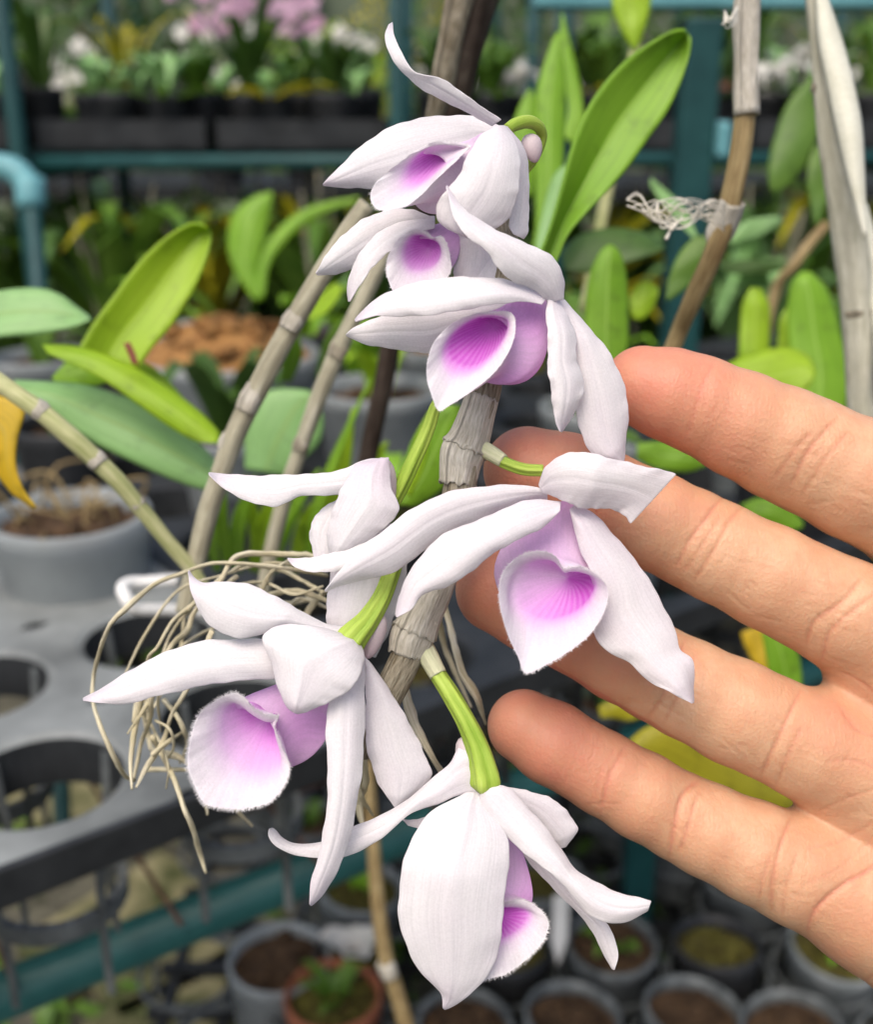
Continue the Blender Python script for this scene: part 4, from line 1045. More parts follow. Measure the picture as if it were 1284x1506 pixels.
node_rings([(507, 496, 492, 528, .309, 14.5), (446, 645, 440, 664, .3165, 13)], 'cane', c2)
c3 = empty('orchid_cane', W(540, 670, .36)); tag(c3, 'old thick cane, half grey half blackened, crossing behind the topmost bloom', 'cane')
wtube('stem', [(712, -60, .292, 36), (694, 0, .297, 36), (676, 80, .302, 34), (658, 160, .308, 29), (640, 240, .315, 22), (610, 370, .33, 17), (580, 480, .345, 15), (560, 580, .352, 14.5), (545, 650, .358, 14), (528, 740, .36, 14)], 'cane_dark', c3, n=90, rough=.12)
wtube('dry_sheath', [(690, -60, .287, 20), (676, 0, .2915, 20), (659, 80, .2965, 18), (643, 155, .303, 14), (628, 215, .31, 8)], 'cane', c3, n=50, rough=.2)

# fibrous brown cane on the right
c4 = empty('orchid_cane', W(985, 505, .31)); tag(c4, 'brown cane with a papery white sheath and loose fibres, rising to the top edge right', 'cane')
wtube('stem', [(1104, -60, .262, 15), (1100, 0, .264, 15), (1097, 90, .267, 15.5), (1096, 165, .269, 16), (1090, 220, .271, 16), (1078, 280, .274, 16), (1066, 330, .277, 16), (1045, 385, .28, 15), (1020, 440, .287, 14), (998, 490, .295, 13), (975, 550, .30, 12)], 'cane_brown', c4, n=90)
sv, sf, su = tube_data([W(1104, -60, .262), W(1100, 0, .264), W(1097, 90, .267), W(1098, 170, .2688)], [17.5 * .264 / F, 18 * .264 / F, 17.5 * .266 / F, 18.5 * .268 / F], 30, 24, .22, False)
solid(link('papery_sheath', mesh('papery_sheath', sv, sf, True, su), M['sheath'], c4), .0003)
sv, sf, su = tube_data([W(1078, 296, .274), W(1068, 322, .277), W(1058, 346, .279), W(1056, 362, .28)], [17 * .274 / F, 20 * .277 / F, 19 * .279 / F, 12 * .28 / F], 26, 16, .3, False)
solid(link('papery_sheath', mesh('papery_sheath', sv, sf, True, su), M['sheath'], c4), .0003)
fb = MB()
for k in range(15):
    y0 = 296 + k * 3.2; s = random.uniform(-1, 1)
    ex = random.uniform(920, 1000) if k % 3 else 922; ey = 296 + (ex - 920) * .45 + random.uniform(-5, 8)
    pts = [W(1066, y0, .268), W(1040, 294 + k * 2.2 + 6 * s, .264), W(1005, 314 + 22 * math.sin(k * 1.7), .261 + .006 * s), W(970, 312 + 18 * math.sin(k * 2.1 + 1), .260 - .005 * s), W((ex + 960) / 2, ey + 8 * math.cos(k), .258), W(ex, ey, .257)]
    fb.tube(pts, [0.9 * .26 / F * random.uniform(.7, 1.4)] * 6, 5, 26)
for a, b in (((985, 340), (1005, 318)), ((980, 352), (992, 328))):
    fb.tube([W(*a, .259), W(*b, .26)], [3.2 * .26 / F, 1.2 * .26 / F], 5, 6)
for k in range(5):
    fb.tube([W(1086, 10 + k * 5, .262), W(1080 - 3 * k, 18 + 6 * k, .259), W(1074 - 2 * k, 30 - 4 * k, .258), W(1062 + k * 2, 36 - k, .257)], [1.1 * .26 / F] * 4, 5, 12)
fb.build('loose_fibres', M['fibre'], c4)

# pale cane at the right edge
c5 = empty('orchid_cane', W(1280, 640, .34)); tag(c5, 'pale cane with a split white sheath along the right edge of the picture', 'cane')
wtube('stem', [(1196, -40, .298, 14), (1204, 40, .30, 14), (1212, 120, .302, 15), (1222, 200, .305, 19), (1240, 280, .308, 24), (1252, 360, .312, 25), (1260, 440, .316, 23), (1264, 520, .32, 21), (1268, 600, .325, 20), (1274, 700, .33, 19)], 'cane_pale', c5, n=80, rough=.1)
node_rings([(1209, 118, 1212, 138, .303, 17), (1212, 140, 1216, 158, .304, 17), (1262, 452, 1263, 470, .317, 23)], 'cane', c5)
outleaf([(1200, -20), (1204, 60), (1216, 120), (1228, 180), (1244, 250), (1258, 300), (1272, 350)], [(1212, -20), (1240, 60), (1256, 120), (1268, 180), (1272, 240), (1274, 300), (1276, 350)], .296, 'sheath_white', c5, bow=14, th=.0004, name='papery_sheath')
outleaf([(1256, 300), (1270, 380), (1282, 450), (1290, 560)], [(1276, 300), (1296, 380), (1306, 450), (1306, 560)], .314, 'sheath_white', c5, bow=10, th=.0004, name='papery_sheath')

# leafy plant on the left
pl = empty('orchid_plant', W(278, 835, .30)); tag(pl, 'leafy orchid at left with lime and grey green leaves on a pale slanting cane', 'orchid')
wtube('cane', [(-60, 520, .262, 13.5), (0, 564, .264, 13.5), (60, 606, .266, 14), (100, 640, .268, 15), (140, 676, .271, 14), (175, 710, .274, 13), (210, 752, .278, 12), (245, 795, .282, 11), (280, 836, .286, 10.5), (310, 880, .29, 10)], 'cane_green', pl, n=80, rough=.08)
node_rings([(48, 596, 66, 610, .266, 16), (134, 668, 148, 684, .271, 15.5), (196, 734, 206, 746, .277, 13)], 'sheath', pl)
outleaf([(112, 520), (134, 480), (170, 430), (205, 385), (240, 352), (275, 331), (292, 329), (306, 336)], [(200, 545), (222, 512), (250, 480), (272, 448), (290, 415), (304, 378), (311, 350), (309, 340)], .33, 'leaf_lime', pl, dz=((0, 0), (1, 30)), tilt=-20, bow=-8, fold=10)
outleaf([(-60, 440), (0, 428), (50, 424), (85, 432), (110, 450), (133, 468)], [(-60, 508), (0, 496), (50, 492), (85, 486), (110, 480), (133, 470)], .345, 'leaf_grey', pl, tilt=30, bow=8, fold=8)
outleaf([(62, 508), (100, 509), (150, 520), (210, 548), (260, 580), (300, 612), (325, 640)], [(70, 520), (100, 534), (150, 558), (210, 600), (250, 628), (290, 650), (322, 652)], .325, 'leaf_lime', pl, tilt=18, bow=8)
outleaf([(200, 528), (230, 545), (260, 575), (285, 610), (300, 640)], [(196, 560), (220, 590), (250, 620), (280, 640), (298, 648)], .345, 'leaf_lime', pl, tilt=10, bow=6)
outleaf([(20, 560), (70, 562), (130, 568), (200, 592), (260, 628), (300, 660), (326, 690)], [(24, 572), (70, 600), (130, 646), (200, 682), (250, 704), (290, 718), (324, 724)], .335, 'leaf_grey', pl, dz=((0, 0), (1, 20)), tilt=24, bow=10)
outleaf([(-40, 560), (0, 582), (20, 588), (36, 604), (26, 640), (22, 680), (34, 720), (52, 746)], [(-60, 620), (-40, 640), (-20, 670), (-6, 695), (6, 712), (20, 728), (36, 738), (50, 748)], .285, 'leaf_yellow', pl, tilt=-14, bow=8)
outleaf([(76, 556), (100, 530), (118, 520), (150, 530)], [(84, 566), (120, 568), (150, 566), (165, 552)], .35, 'leaf_green', pl, bow=4)
outleaf([(182, 505), (186, 515), (194, 535)], [(190, 503), (198, 518), (204, 538)], .318, 'leaf_red', pl, bow=2, nT=8)

# leafy plant on the right
pr = empty('orchid_plant', W(830, 420, .36)); tag(pr, 'leafy orchid on the right with one long upright folded green leaf', 'orchid')
outleaf([(772, 430), (795, 372), (812, 325), (828, 268), (842, 215), (862, 165), (890, 122), (925, 86), (960, 62), (990, 46), (1008, 44)],
        [(790, 440), (818, 386), (834, 348), (858, 318), (892, 282), (925, 244), (952, 206), (980, 166), (1000, 125), (1014, 82), (1017, 56)], .285, 'leaf_green', pr, dz=((0, 0), (1, 40)), tilt=-26, bow=-2, fold=26, nT=40, nS=15)
outleaf([(870, 560), (860, 500), (862, 440), (870, 398), (884, 370), (896, 361)], [(918, 560), (924, 500), (924, 440), (920, 398), (912, 372), (900, 361)], .36, 'leaf_green', pr, bow=5, fold=-4)
outleaf([(826, 372), (850, 348), (890, 336), (930, 338), (960, 348), (978, 362)], [(830, 398), (855, 402), (890, 396), (930, 385), (960, 374), (978, 364)], .45, 'leaf_dark', pr, tilt=30, bow=6)
outleaf([(770, 420), (786, 350), (788, 280), (786, 200), (790, 130), (812, 62), (820, 48)], [(812, 420), (820, 350), (826, 280), (830, 200), (832, 130), (826, 70), (822, 48)], .43, 'leaf_green', pr, bow=6)
outleaf([(828, 200), (836, 160), (830, 120), (824, 60), (826, 20)], [(850, 220), (858, 170), (850, 110), (838, 60), (828, 20)], .48, 'leaf_green', pr, bow=4)
outleaf([(820, 270), (850, 200), (880, 160), (905, 135)], [(832, 285), (866, 220), (892, 178), (907, 137)], .50, 'leaf_mid', pr, bow=4)
outleaf([(752, 280), (750, 230), (756, 180), (772, 140), (780, 132)], [(784, 290), (788, 240), (790, 190), (788, 150), (782, 132)], .47, 'leaf_green', pr, bow=4)
outleaf([(905, -50), (900, 0), (908, 32), (922, 58), (934, 74)], [(960, -50), (958, 0), (952, 30), (944, 56), (936, 74)], .47, 'leaf_lime', pr, bow=6)
wtube('stalk', [(936, 66, .472, 8), (930, 100, .475, 9), (918, 160, .48, 9), (890, 300, .49, 9), (860, 460, .5, 9)], 'cane_green', pr, n=20)
outleaf([(780, 410), (795, 330), (815, 260), (845, 236)], [(800, 420), (830, 340), (840, 280), (847, 238)], .42, 'leaf_grey', pr, bow=5)
outleaf([(925, 440), (935, 420), (952, 414), (968, 424)], [(930, 468), (945, 470), (960, 455), (969, 428)], .46, 'leaf_lime', pr, bow=4)
outleaf([(958, 262), (985, 285), (1010, 312), (1025, 345)], [(956, 272), (975, 300), (1000, 330), (1022, 352)], .47, 'leaf_grey', pr, bow=3)
outleaf([(1024, 346), (1000, 372), (984, 410), (980, 440)], [(1058, 352), (1046, 385), (1014, 420), (984, 442)], .40, 'leaf_mid', pr, bow=4)

pr2 = empty('orchid_plant', W(1180, 640, .5)); tag(pr2, 'leafy orchid above the index finger at right with blunt rounded leaves', 'orchid')
outleaf([(1160, 620), (1162, 540), (1158, 470), (1164, 420), (1180, 400)], [(1240, 620), (1254, 560), (1240, 500), (1220, 430), (1192, 400)], .47, 'leaf_green', pr2, bow=6, fold=-5)
outleaf([(1086, 560), (1088, 500), (1092, 450), (1104, 424)], [(1130, 560), (1132, 500), (1132, 450), (1118, 424)], .48, 'leaf_lime', pr2, bow=5)
outleaf([(1142, 560), (1144, 510), (1148, 470), (1158, 452)], [(1176, 560), (1176, 510), (1174, 470), (1164, 452)], .50, 'leaf_lime', pr2, bow=5)
outleaf([(1040, 560), (1080, 530), (1120, 516), (1160, 512), (1190, 524), (1198, 540)], [(1060, 600), (1100, 600), (1150, 594), (1185, 575), (1198, 556), (1199, 544)], .40, 'leaf_lime', pr2, tilt=24, bow=7)
outleaf([(938, 652), (980, 650), (1020, 660), (1042, 680)], [(936, 676), (970, 690), (1010, 694), (1040, 684)], .42, 'leaf_green', pr2, bow=5)
outleaf([(1090, 742), (1120, 732), (1155, 738), (1182, 770)], [(1098, 758), (1120, 770), (1155, 782), (1180, 776)], .44, 'leaf_green', pr2, bow=5)
outleaf([(1196, 110), (1160, 150), (1140, 200), (1130, 250), (1134, 280)], [(1206, 120), (1204, 190), (1190, 235), (1164, 270), (1140, 282)], .55, 'leaf_mid', pr2, bow=6)
outleaf([(1196, 215), (1188, 250), (1190, 290), (1200, 330)], [(1206, 215), (1218, 250), (1218, 290), (1204, 331)], .55, 'leaf_mid', pr2, bow=4)
outleaf([(1060, 390), (1090, 382), (1130, 384), (1165, 388)], [(1062, 400), (1090, 404), (1130, 402), (1165, 392)], .6, 'leaf_dark', pr2, bow=3)
outleaf([(1070, 345), (1100, 325), (1140, 318), (1150, 320)], [(1075, 360), (1110, 350), (1140, 335), (1152, 324)], .6, 'leaf_grey', pr2, bow=3)
wtube('cane', [(1216, 330, .55, 8), (1190, 360, .55, 8), (1165, 395, .55, 8), (1140, 430, .56, 8), (1120, 560, .57, 8), (1150, 700, .58, 9)], 'cane_brown', pr2, n=30)

po = empty('orchid_plant', W(1150, 1230, .42)); tag(po, 'plant behind the ring finger with an olive yellow leaf and a small green leaf', 'orchid')
outleaf([(925, 1090), (950, 1070), (985, 1064), (1040, 1090), (1100, 1130), (1180, 1180)], [(930, 1104), (955, 1120), (1000, 1150), (1060, 1180), (1110, 1196), (1180, 1200)], .36, 'leaf_olive', po, tilt=10, bow=6)
outleaf([(1120, 930), (1128, 970), (1134, 1010), (1150, 1060)], [(1160, 930), (1176, 970), (1180, 1015), (1170, 1060)], .40, 'leaf_green', po, bow=5)
outleaf([(1090, 930), (1096, 950), (1110, 976), (1128, 990)], [(1118, 920), (1134, 945), (1138, 970), (1134, 990)], .45, 'leaf_yellow', po, bow=4)
outleaf([(880, 1040), (900, 1030), (925, 1034), (948, 1050)], [(884, 1056), (905, 1056), (925, 1060), (946, 1054)], .45, 'leaf_olive', po, bow=4)
wtube('cane', [(1170, 1050, .41, 8), (1172, 1110, .415, 8), (1205, 1250, .42, 9), (1300, 1400, .43, 9), (1420, 1600, .44, 9)], 'cane_green', po, n=20)

# leaves low behind the lowest petals and the grey canes
pg = empty('orchid_plant', W(400, 830, .5)); tag(pg, 'clump of narrow grassy green leaves behind the two grey canes', 'orchid')
for k, (x0, y0, x1, y1, x2, y2, wd, mt) in enumerate([
    (335, 830, 325, 760, 330, 690, 10, 'leaf_green'), (350, 840, 352, 770, 375, 700, 12, 'leaf_green'), (372, 840, 390, 770, 420, 705, 14, 'leaf_lime'), (400, 840, 425, 760, 470, 690, 12, 'leaf_green'),
    (430, 840, 450, 770, 480, 720, 12, 'leaf_lime'), (450, 830, 475, 720, 545, 555, 8, 'leaf_green'), (470, 800, 500, 700, 520, 600, 12, 'leaf_lime'), (470, 560, 495, 500, 530, 450, 15, 'leaf_mid'),
    (420, 560, 430, 520, 436, 490, 14, 'leaf_green'), (380, 830, 372, 760, 360, 700, 9, 'leaf_lime'), (415, 830, 412, 780, 440, 735, 9, 'leaf_green'), (320, 840, 312, 790, 318, 740, 9, 'leaf_green'),
    (470, 840, 452, 790, 440, 765, 9, 'leaf_lime'), (520, 730, 540, 690, 570, 650, 13, 'leaf_lime'), (500, 420, 470, 455, 455, 470, 14, 'leaf_lime')]):
    D = .40 + .015 * (k % 5)
    b = MB(); b.blade([W(x0, y0, D + .02), W(x1, y1, D), W(x2, y2, D - .01)], [wd * .6 * D / F, wd * D / F, wd * .15 * D / F], fold=.3, normal=(random.uniform(-.3, .3), -1, .4), n=14)
    solid(b.build('leaf', M[mt], pg), .0005)
outleaf([(360, 690), (362, 620), (385, 580), (420, 572), (455, 575)], [(420, 700), (440, 680), (470, 650), (475, 610), (460, 580)], .44, 'leaf_grey', pg, bow=6)
outleaf([(570, 740), (590, 690), (610, 640), (640, 600), (676, 596)], [(610, 745), (650, 720), (672, 680), (680, 640), (680, 600)], .32, 'leaf_green', pg, bow=6, tilt=-10)
outleaf([(590, 720), (600, 680), (612, 640), (630, 605)], [(604, 730), (622, 690), (632, 650), (636, 606)], .30, 'leaf_lime', pg, bow=5)

# ------------------------------------------------------------------ the bench with pot trays (runs off to the right and away)
E0 = Vector((-.170, .354, 0)); UU = Vector((.80, .60, 0)); VV = Vector((-.60, .80, 0)); BRZ = math.atan2(.60, .80); ZT = .87
def bench(u, v, z): return E0 + UU * u + VV * v + Vector((0, 0, z))
def pot_tray(name, u0, nu, nv, mat, label, pu=.095, pv=.105, r=.036, v0=.006):
    """moulded tray: flat top with round cells, each with a hanging basket of four struts and a lower ring"""
    root = empty(name, bench(u0, v0, ZT - .12)); tag(root, label, 'pot tray', 'moulded trays on the bench')
    b = MB(); S = 40
    for i in range(nu):
        for j in range(nv):
            cu, cv = u0 + pu * (i + .5), v0 + pv * (j + .5)
            vs, fs = [], []
            for k in range(S):
                a = 2 * math.pi * k / S; ca, sa = math.cos(a), math.sin(a)
                q = min(pu / 2 / max(abs(ca), 1e-6), pv / 2 / max(abs(sa), 1e-6))
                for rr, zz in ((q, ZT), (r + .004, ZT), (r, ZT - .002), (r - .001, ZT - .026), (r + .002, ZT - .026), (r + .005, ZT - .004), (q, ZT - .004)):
                    vs.append(bench(cu + ca * rr, cv + sa * rr, zz))
            for k in range(S):
                k2 = (k + 1) % S
                for m_ in range(6): fs.append((k * 7 + m_, k2 * 7 + m_, k2 * 7 + m_ + 1, k * 7 + m_ + 1))
            b.add(vs, fs)
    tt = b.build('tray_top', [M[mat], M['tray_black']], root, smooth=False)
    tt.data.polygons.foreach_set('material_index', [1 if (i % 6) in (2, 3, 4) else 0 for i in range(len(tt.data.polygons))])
    s = MB()
    W_, H_ = nu * pu, nv * pv
    for (uu, vv, lu, lv) in ((u0 + W_ / 2, v0 - .0022, W_ + .009, .004), (u0 + W_ / 2, v0 + H_ + .0022, W_ + .009, .004)):
        s.box(bench(uu, vv, ZT - .008), lu, lv, .0185, BRZ, .001)
    for (uu, vv, lu, lv) in ((u0 - .0022, v0 + H_ / 2, .004, H_), (u0 + W_ + .0022, v0 + H_ / 2, .004, H_)):
        s.box(bench(uu, vv, ZT - .008), lu, lv, .0185, BRZ, .001)
    s.build('tray_rim', M['tray_black'], root, smooth=False)
    bk = MB()
    for i in range(nu):
        for j in range(min(nv, 3)):
            cu, cv = u0 + pu * (i + .5), v0 + pv * (j + .5)
            ring = [bench(cu + (r - .006) * math.cos(a), cv + (r - .006) * math.sin(a), ZT - .062) for a in np.linspace(0, 2 * math.pi, 25)]
            for a, q in zip(ring[:-1], ring[1:]):
                m_ = (a + q) / 2; d = q - a
                bk.box(m_, d.length + .001, .004, .009, math.atan2(d.y, d.x))
            for a in (.35, 1.92, 3.49, 5.06):
                p0 = bench(cu + (r + .0005) * math.cos(a), cv + (r + .0005) * math.sin(a), ZT - .006); p1 = bench(cu + (r - .006) * math.cos(a), cv + (r - .006) * math.sin(a), ZT - .066)
                bk.tube([p0, p1, p1 + Vector((0, 0, -.04))], [.0040, .0032, .0030], 6, 6, squash=.6)
    bk.build('baskets', M['tray_black' if mat == 'tray_black' else 'pot_low'], root, smooth=False)
    return root
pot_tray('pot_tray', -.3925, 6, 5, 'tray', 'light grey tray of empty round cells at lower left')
pot_tray('pot_tray', .187, 6, 5, 'tray_black', 'black tray of round cells on the bench behind the blooms')
pot_tray('pot_tray', .767, 6, 5, 'tray_black', 'black tray at the far right of the bench, behind the fingers')
br = empty('bench_frame', bench(.3, .3, 0)); tag(br, 'dark teal painted tube frame with rusty wires carrying the pot trays', 'bench')
p0 = P(0, 1465, .73); p1 = P(560, 1240, .73); dr = (p1 - p0).normalized()
def rail(a, b, r, name='rail', mat='teal'):
    v, f, u = tube_data([a, b], [r, r], 28, 2); return link(name, mesh(name, v, f, True, u), M[mat], br)
rail(p0 - dr * .5, p1 + dr * 1.25, .0128, 'rail', 'teal_pipe')
back = VV * .43
rail(p0 - dr * .5 + back, p1 + dr * 1.25 + back, .0128)
for t in (-.44, 1.3):
    q = p0 + dr * t; rail(q, q + back, .0115, 'cross_rail'); 
    for bb in (Vector(), back): rail(q + bb + Vector((0, 0, -.012)), Vector((q.x + bb.x, q.y + bb.y, 0)), .0125, 'leg')
wm = MB()
for t in np.arange(-.42, .40, .085):
    q = p0 + dr * t + Vector((0, 0, .0150))
    nrm_ = Vector((-dr.y, dr.x, 0))
    wm.tube([q - nrm_ * .018, q + nrm_ * .2, q + nrm_ * .55], [.0014] * 3, 6, 8)
for s_ in (.05, .2, .36, .52):
    q = p0 + Vector((-dr.y, dr.x, 0)) * s_ + Vector((0, 0, .0192)); wm.tube([q - dr * .44, q + dr * .4], [.0014] * 2, 6, 2)
wm.build('wire_mesh', M['wire'], br)

# ------------------------------------------------------------------ pots
def add_pot(name, loc, r, h, mat, soil, label, cat='potted plant', group=None, lip_h=.012, taper=.74, soil_drop=.012, heap=0.0, wob=0.0):
    root = empty(name, loc); tag(root, label, cat, group)
    b = MB(); t = .0018
    pr_ = [(0, 0), (r * taper, 0), (r * taper + .001, .003), (r * .97, h - lip_h), (r * .985, h - lip_h + .001), (r, h - .002), (r - .001, h), (r - .004, h), (r * .94, h - lip_h), (r * .9, h - .02)]
    pr_ += [(r * taper * .95, .004), (0, .004)]
    b.lathe(pr_, loc, 36, wob)
    b.build('pot', M[mat], root)
    rs = np.random.default_rng(int(abs(loc[0] * 9173 + loc[1] * 3319) * 100) % 99991)
    s = MB(); NR, NS = 8, 28
    vs, fs = [], []
    zt = h - soil_drop
    for i in range(NR + 1):
        for k in range(NS):
            a = 2 * math.pi * k / NS; rr = r * .93 * i / NR
            z = zt + heap * (1 - (i / NR) ** 2) + (.12 * r * mn.noise(Vector((rr * math.cos(a) * 70 + loc[0] * 10, rr * math.sin(a) * 70, loc[1] * 9))) if i < NR else -.004)
            vs.append((loc[0] + rr * math.cos(a), loc[1] + rr * math.sin(a), loc[2] + z))
    for i in range(NR):
        for k in range(NS):
            k2 = (k + 1) % NS; fs.append((i * NS + k, i * NS + k2, (i + 1) * NS + k2, (i + 1) * NS + k))
    s.add(vs, fs)
    for _ in range(26):                                   # chips of bark lying on top
        a = rs.uniform(0, 6.28); rr = r * .8 * math.sqrt(rs.uniform()); sz = r * rs.uniform(.06, .16)
        s.box(Vector((loc[0] + rr * math.cos(a), loc[1] + rr * math.sin(a), loc[2] + zt + heap * (1 - (rr / r) ** 2) + sz * .25)), sz * 1.7, sz, sz * .6, rs.uniform(0, 3))
    s.build('soil', M[soil], root)
    return root
def foliage(root, loc, n, L, w, mat, up_=1.0, spread=.8, name='foliage', seed=0, fold=.3):
    rs = np.random.default_rng(seed + int(abs(loc[0]) * 1000) + int(abs(loc[1]) * 777))
    b = MB()
    for k in range(n):
        a = rs.uniform(0, 6.28); l = L * rs.uniform(.55, 1.1); sp = spread * rs.uniform(.4, 1.1)
        d = Vector((math.cos(a), math.sin(a), 0)); q = Vector(loc) + d * .006
        b.blade([q, q + d * l * sp * .35 + Vector((0, 0, l * .55 * up_)), q + d * l * sp * .75 + Vector((0, 0, l * .8 * up_)), q + d * l * sp * 1.1 + Vector((0, 0, l * (.85 - .25 * sp) * up_))],
                [w * .45, w, w * .8, w * .05], fold=fold, normal=(d.x * .2 - d.x, d.y * .2 - d.y, .8), n=8, m=3)
    return b.build(name, M[mat], root)
def label_stake(loc, h=.05, w=.012, rz=0.0, label='', group='white label stakes'):
    b = MB(); b.box(Vector(loc) + Vector((0, 0, h * .62)), w, .0012, h * .76, rz, .0003)
    b.add([Vector(loc) + Matrix.Rotation(rz, 3, 'Z') @ Vector(q) for q in ((-w / 2, -.0005, h * .24), (w / 2, -.0005, h * .24), (0, 0, -.012), (-w / 2, .0005, h * .24), (w / 2, .0005, h * .24))], [(0, 1, 2), (4, 3, 2), (0, 2, 3), (1, 4, 2)])
    return tag(b.build('label_stake', M['tagw'], smooth=False), label, 'plant label', group)

# clear pot with roots on the grey tray, and the coir pot behind it
q = bench(.128, .272, ZT - .006)
t = add_pot('potted_plant', q, .050, .050, 'pot_clear', 'soil', 'clear plastic pot of bark and dry roots on the grey tray, left', heap=.004, soil_drop=.010, taper=.88)
b = MB()
for k in range(16):
    a = random.uniform(0, 6.28); r_ = random.uniform(.004, .045)
    c = q + Vector((r_ * math.cos(a), r_ * math.sin(a), .040)); l = random.uniform(.012, .045)
    b.tube([c, c + Vector((random.uniform(-.5, .5), random.uniform(-.5, .5), .7)) * l, c + Vector((random.uniform(-1.2, 1.2), random.uniform(-1, 1), .6)) * l], [.0013, .0012, .0006], 6, 10, .2)
b.build('dry_roots', M['cane_brown'], t)
q = Vector((-.186, .965, ZT - .005))
t = add_pot('potted_plant', q, .082, .085, 'pot_clear', 'coir', 'coir filled clear pot with a two leaved seedling on the bench, upper left', heap=.03, soil_drop=.004, taper=.86)
outleaf([(372, 442), (340, 388), (335, 345), (345, 312), (372, 290), (398, 282)], [(384, 442), (380, 400), (384, 372), (392, 340), (398, 310), (401, 284)], .93, 'leaf_green', t, bow=6)
outleaf([(376, 440), (382, 385), (402, 345), (440, 312), (480, 298), (530, 290)], [(388, 440), (396, 390), (418, 358), (450, 330), (485, 310), (530, 293)], .93, 'leaf_green', t, bow=6)
for k, (x, y, w_, lb) in enumerate([(560, 700, .052, 'grey pot below the coir pot, just left of the dark cane'), (655, 620, .05, 'grey pot right of the dark cane behind the main cane'), (250, 590, .05, 'grey pot beneath the lime leaf, in front of the coir pot'),
                                    (455, 590, .045, 'dark pot between the two grey canes'), (75, 640, .045, 'grey pot at the left edge behind the yellow leaf')]):
    q = P(x, y, ZT); r_ = w_
    t = add_pot('potted_plant', (q.x, q.y, ZT - .01), r_, .085, ['pot_grey', 'pot_grey', 'pot_clear', 'pot_black', 'pot_grey'][k], 'soil' if k != 1 else 'coir', lb, group='pots standing in the bench trays')
    foliage(t, (q.x, q.y, ZT + .06), 5, .07, .008, ['leaf_lime', 'leaf_mid', 'leaf_green', 'leaf_green', 'leaf_mid'][k], seed=k)
for k, (u, v, mt) in enumerate([(.195, .48, 'pot_black'), (.29, .165, 'pot_black'), (.385, .06, 'pot_grey'), (.48, .165, 'pot_grey'), (.575, .06, 'pot_black'), (.67, .165, 'pot_grey'), (.78, .06, 'pot_grey'), (.87, .165, 'pot_black'), (.87, .27, 'pot_black'), (.67, .37, 'pot_black'),
                                (.575, .27, 'pot_grey'), (.78, .48, 'pot_black'), (.97, .27, 'pot_grey'), (.48, .48, 'pot_black'), (.29, .375, 'pot_grey')]):
    q = bench(u, v, ZT - .03)
    wd = ['first', 'second', 'third', 'fourth', 'fifth', 'sixth', 'seventh', 'eighth', 'ninth', 'tenth', 'eleventh', 'twelfth', 'thirteenth', 'fourteenth', 'fifteenth'][k]
    t = add_pot('potted_plant', q, .040, .075, mt, ['soil', 'moss'][k % 2], f"{'grey' if mt == 'pot_grey' else 'black'} pot in the bench tray behind hand and blooms, {wd} along the bench", group='pots standing in the bench trays')
    if k not in (2, 4): foliage(t, q + Vector((0, 0, .06)), 6, .10 if k > 8 else .05, .010, ['leaf_mid', 'leaf_green', 'leaf_dark'][k % 3], seed=k + 40)
# white bent plastic stake
wt = wtube('plastic_stake', [(262, 852, .42, 9), (215, 856, .42, 9), (190, 858, .418, 10), (180, 866, .414, 10), (188, 884, .41, 10), (202, 896, .412, 9), (250, 897, .42, 9), (300, 900, .425, 8)], 'tagw', None, n=60, rough=0)
tag(wt, 'bent white plastic stake lying on the grey tray beside the aerial roots', 'stake')
bs = empty('bamboo_stake', P(600, 1520, .36)); tag(bs, 'thin tan bamboo stake leaning upright left of the lowest petal', 'stake')
wtube('stake', [(540, 1120, .5, 9), (548, 1230, .505, 10), (556, 1330, .51, 11), (568, 1410, .515, 11.5), (584, 1462, .52, 12), (604, 1530, .525, 13), (630, 1620, .53, 14)], 'cane_brown', bs, n=40)
wtube('joint', [(566, 1414, .5145, 13), (570, 1424, .5155, 14), (574, 1436, .5165, 12.5)], 'sheath', bs, n=8)

# ------------------------------------------------------------------ low pots on the right
ZL = .27
lb_ = empty('low_bench', (.25, 1.15, 0)); tag(lb_, 'low black mesh bench near the ground carrying many small grey pots', 'bench')
b = MB()
for k in range(17): b.box(Vector((.32, .66 + k * .062, ZL - .012)), 1.25, .012, .012)
for k in range(20): b.box(Vector((-.29 + k * .064, 1.16, ZL - .024)), .012, 1.1, .012)
b.build('mesh_top', M['tray_black'], lb_, smooth=False)
for x in (-.27, .9):
    for y in (.65, 1.64):
        b = MB(); b.box(Vector((x, y, (ZL - .03) / 2)), .03, .03, ZL - .03); b.build('leg', M['tray_black'], lb_, smooth=False)
# ring lattice the pots hang in
rg = MB(); pts_low = []
for j in range(9):
    for i in range(11):
        x = -.252 + i * .108 + (j % 2) * .054; y = .70 + j * .097
        if abs(x - .222) < .062 and abs(y - 1.0) < .062: continue      # the teal post stands here
        pts_low.append((x, y, i, j))
        ring = [Vector((x + .051 * math.cos(a), y + .051 * math.sin(a), ZL + .055)) for a in np.linspace(0, 2 * math.pi, 25)]
        for a, q in zip(ring[:-1], ring[1:]):
            d = q - a; rg.box((a + q) / 2, d.length + .0008, .0035, .006, math.atan2(d.y, d.x))
        for a in (.52, 2.62, 4.71):
            rg.box(Vector((x + .0505 * math.cos(a), y + .0505 * math.sin(a), ZL + .028)), .006, .004, .055, a)
t = rg.build('ring_rack', M['pot_low'], None, smooth=False); tag(t, 'dark plastic rack of linked rings holding the small pots at lower right', 'rack')
ORD = ['first', 'second', 'third', 'fourth', 'fifth', 'sixth', 'seventh', 'eighth', 'ninth', 'tenth', 'eleventh', 'twelfth', 'thirteenth', 'fourteenth', 'fifteenth', 'sixteenth']
protos = {}
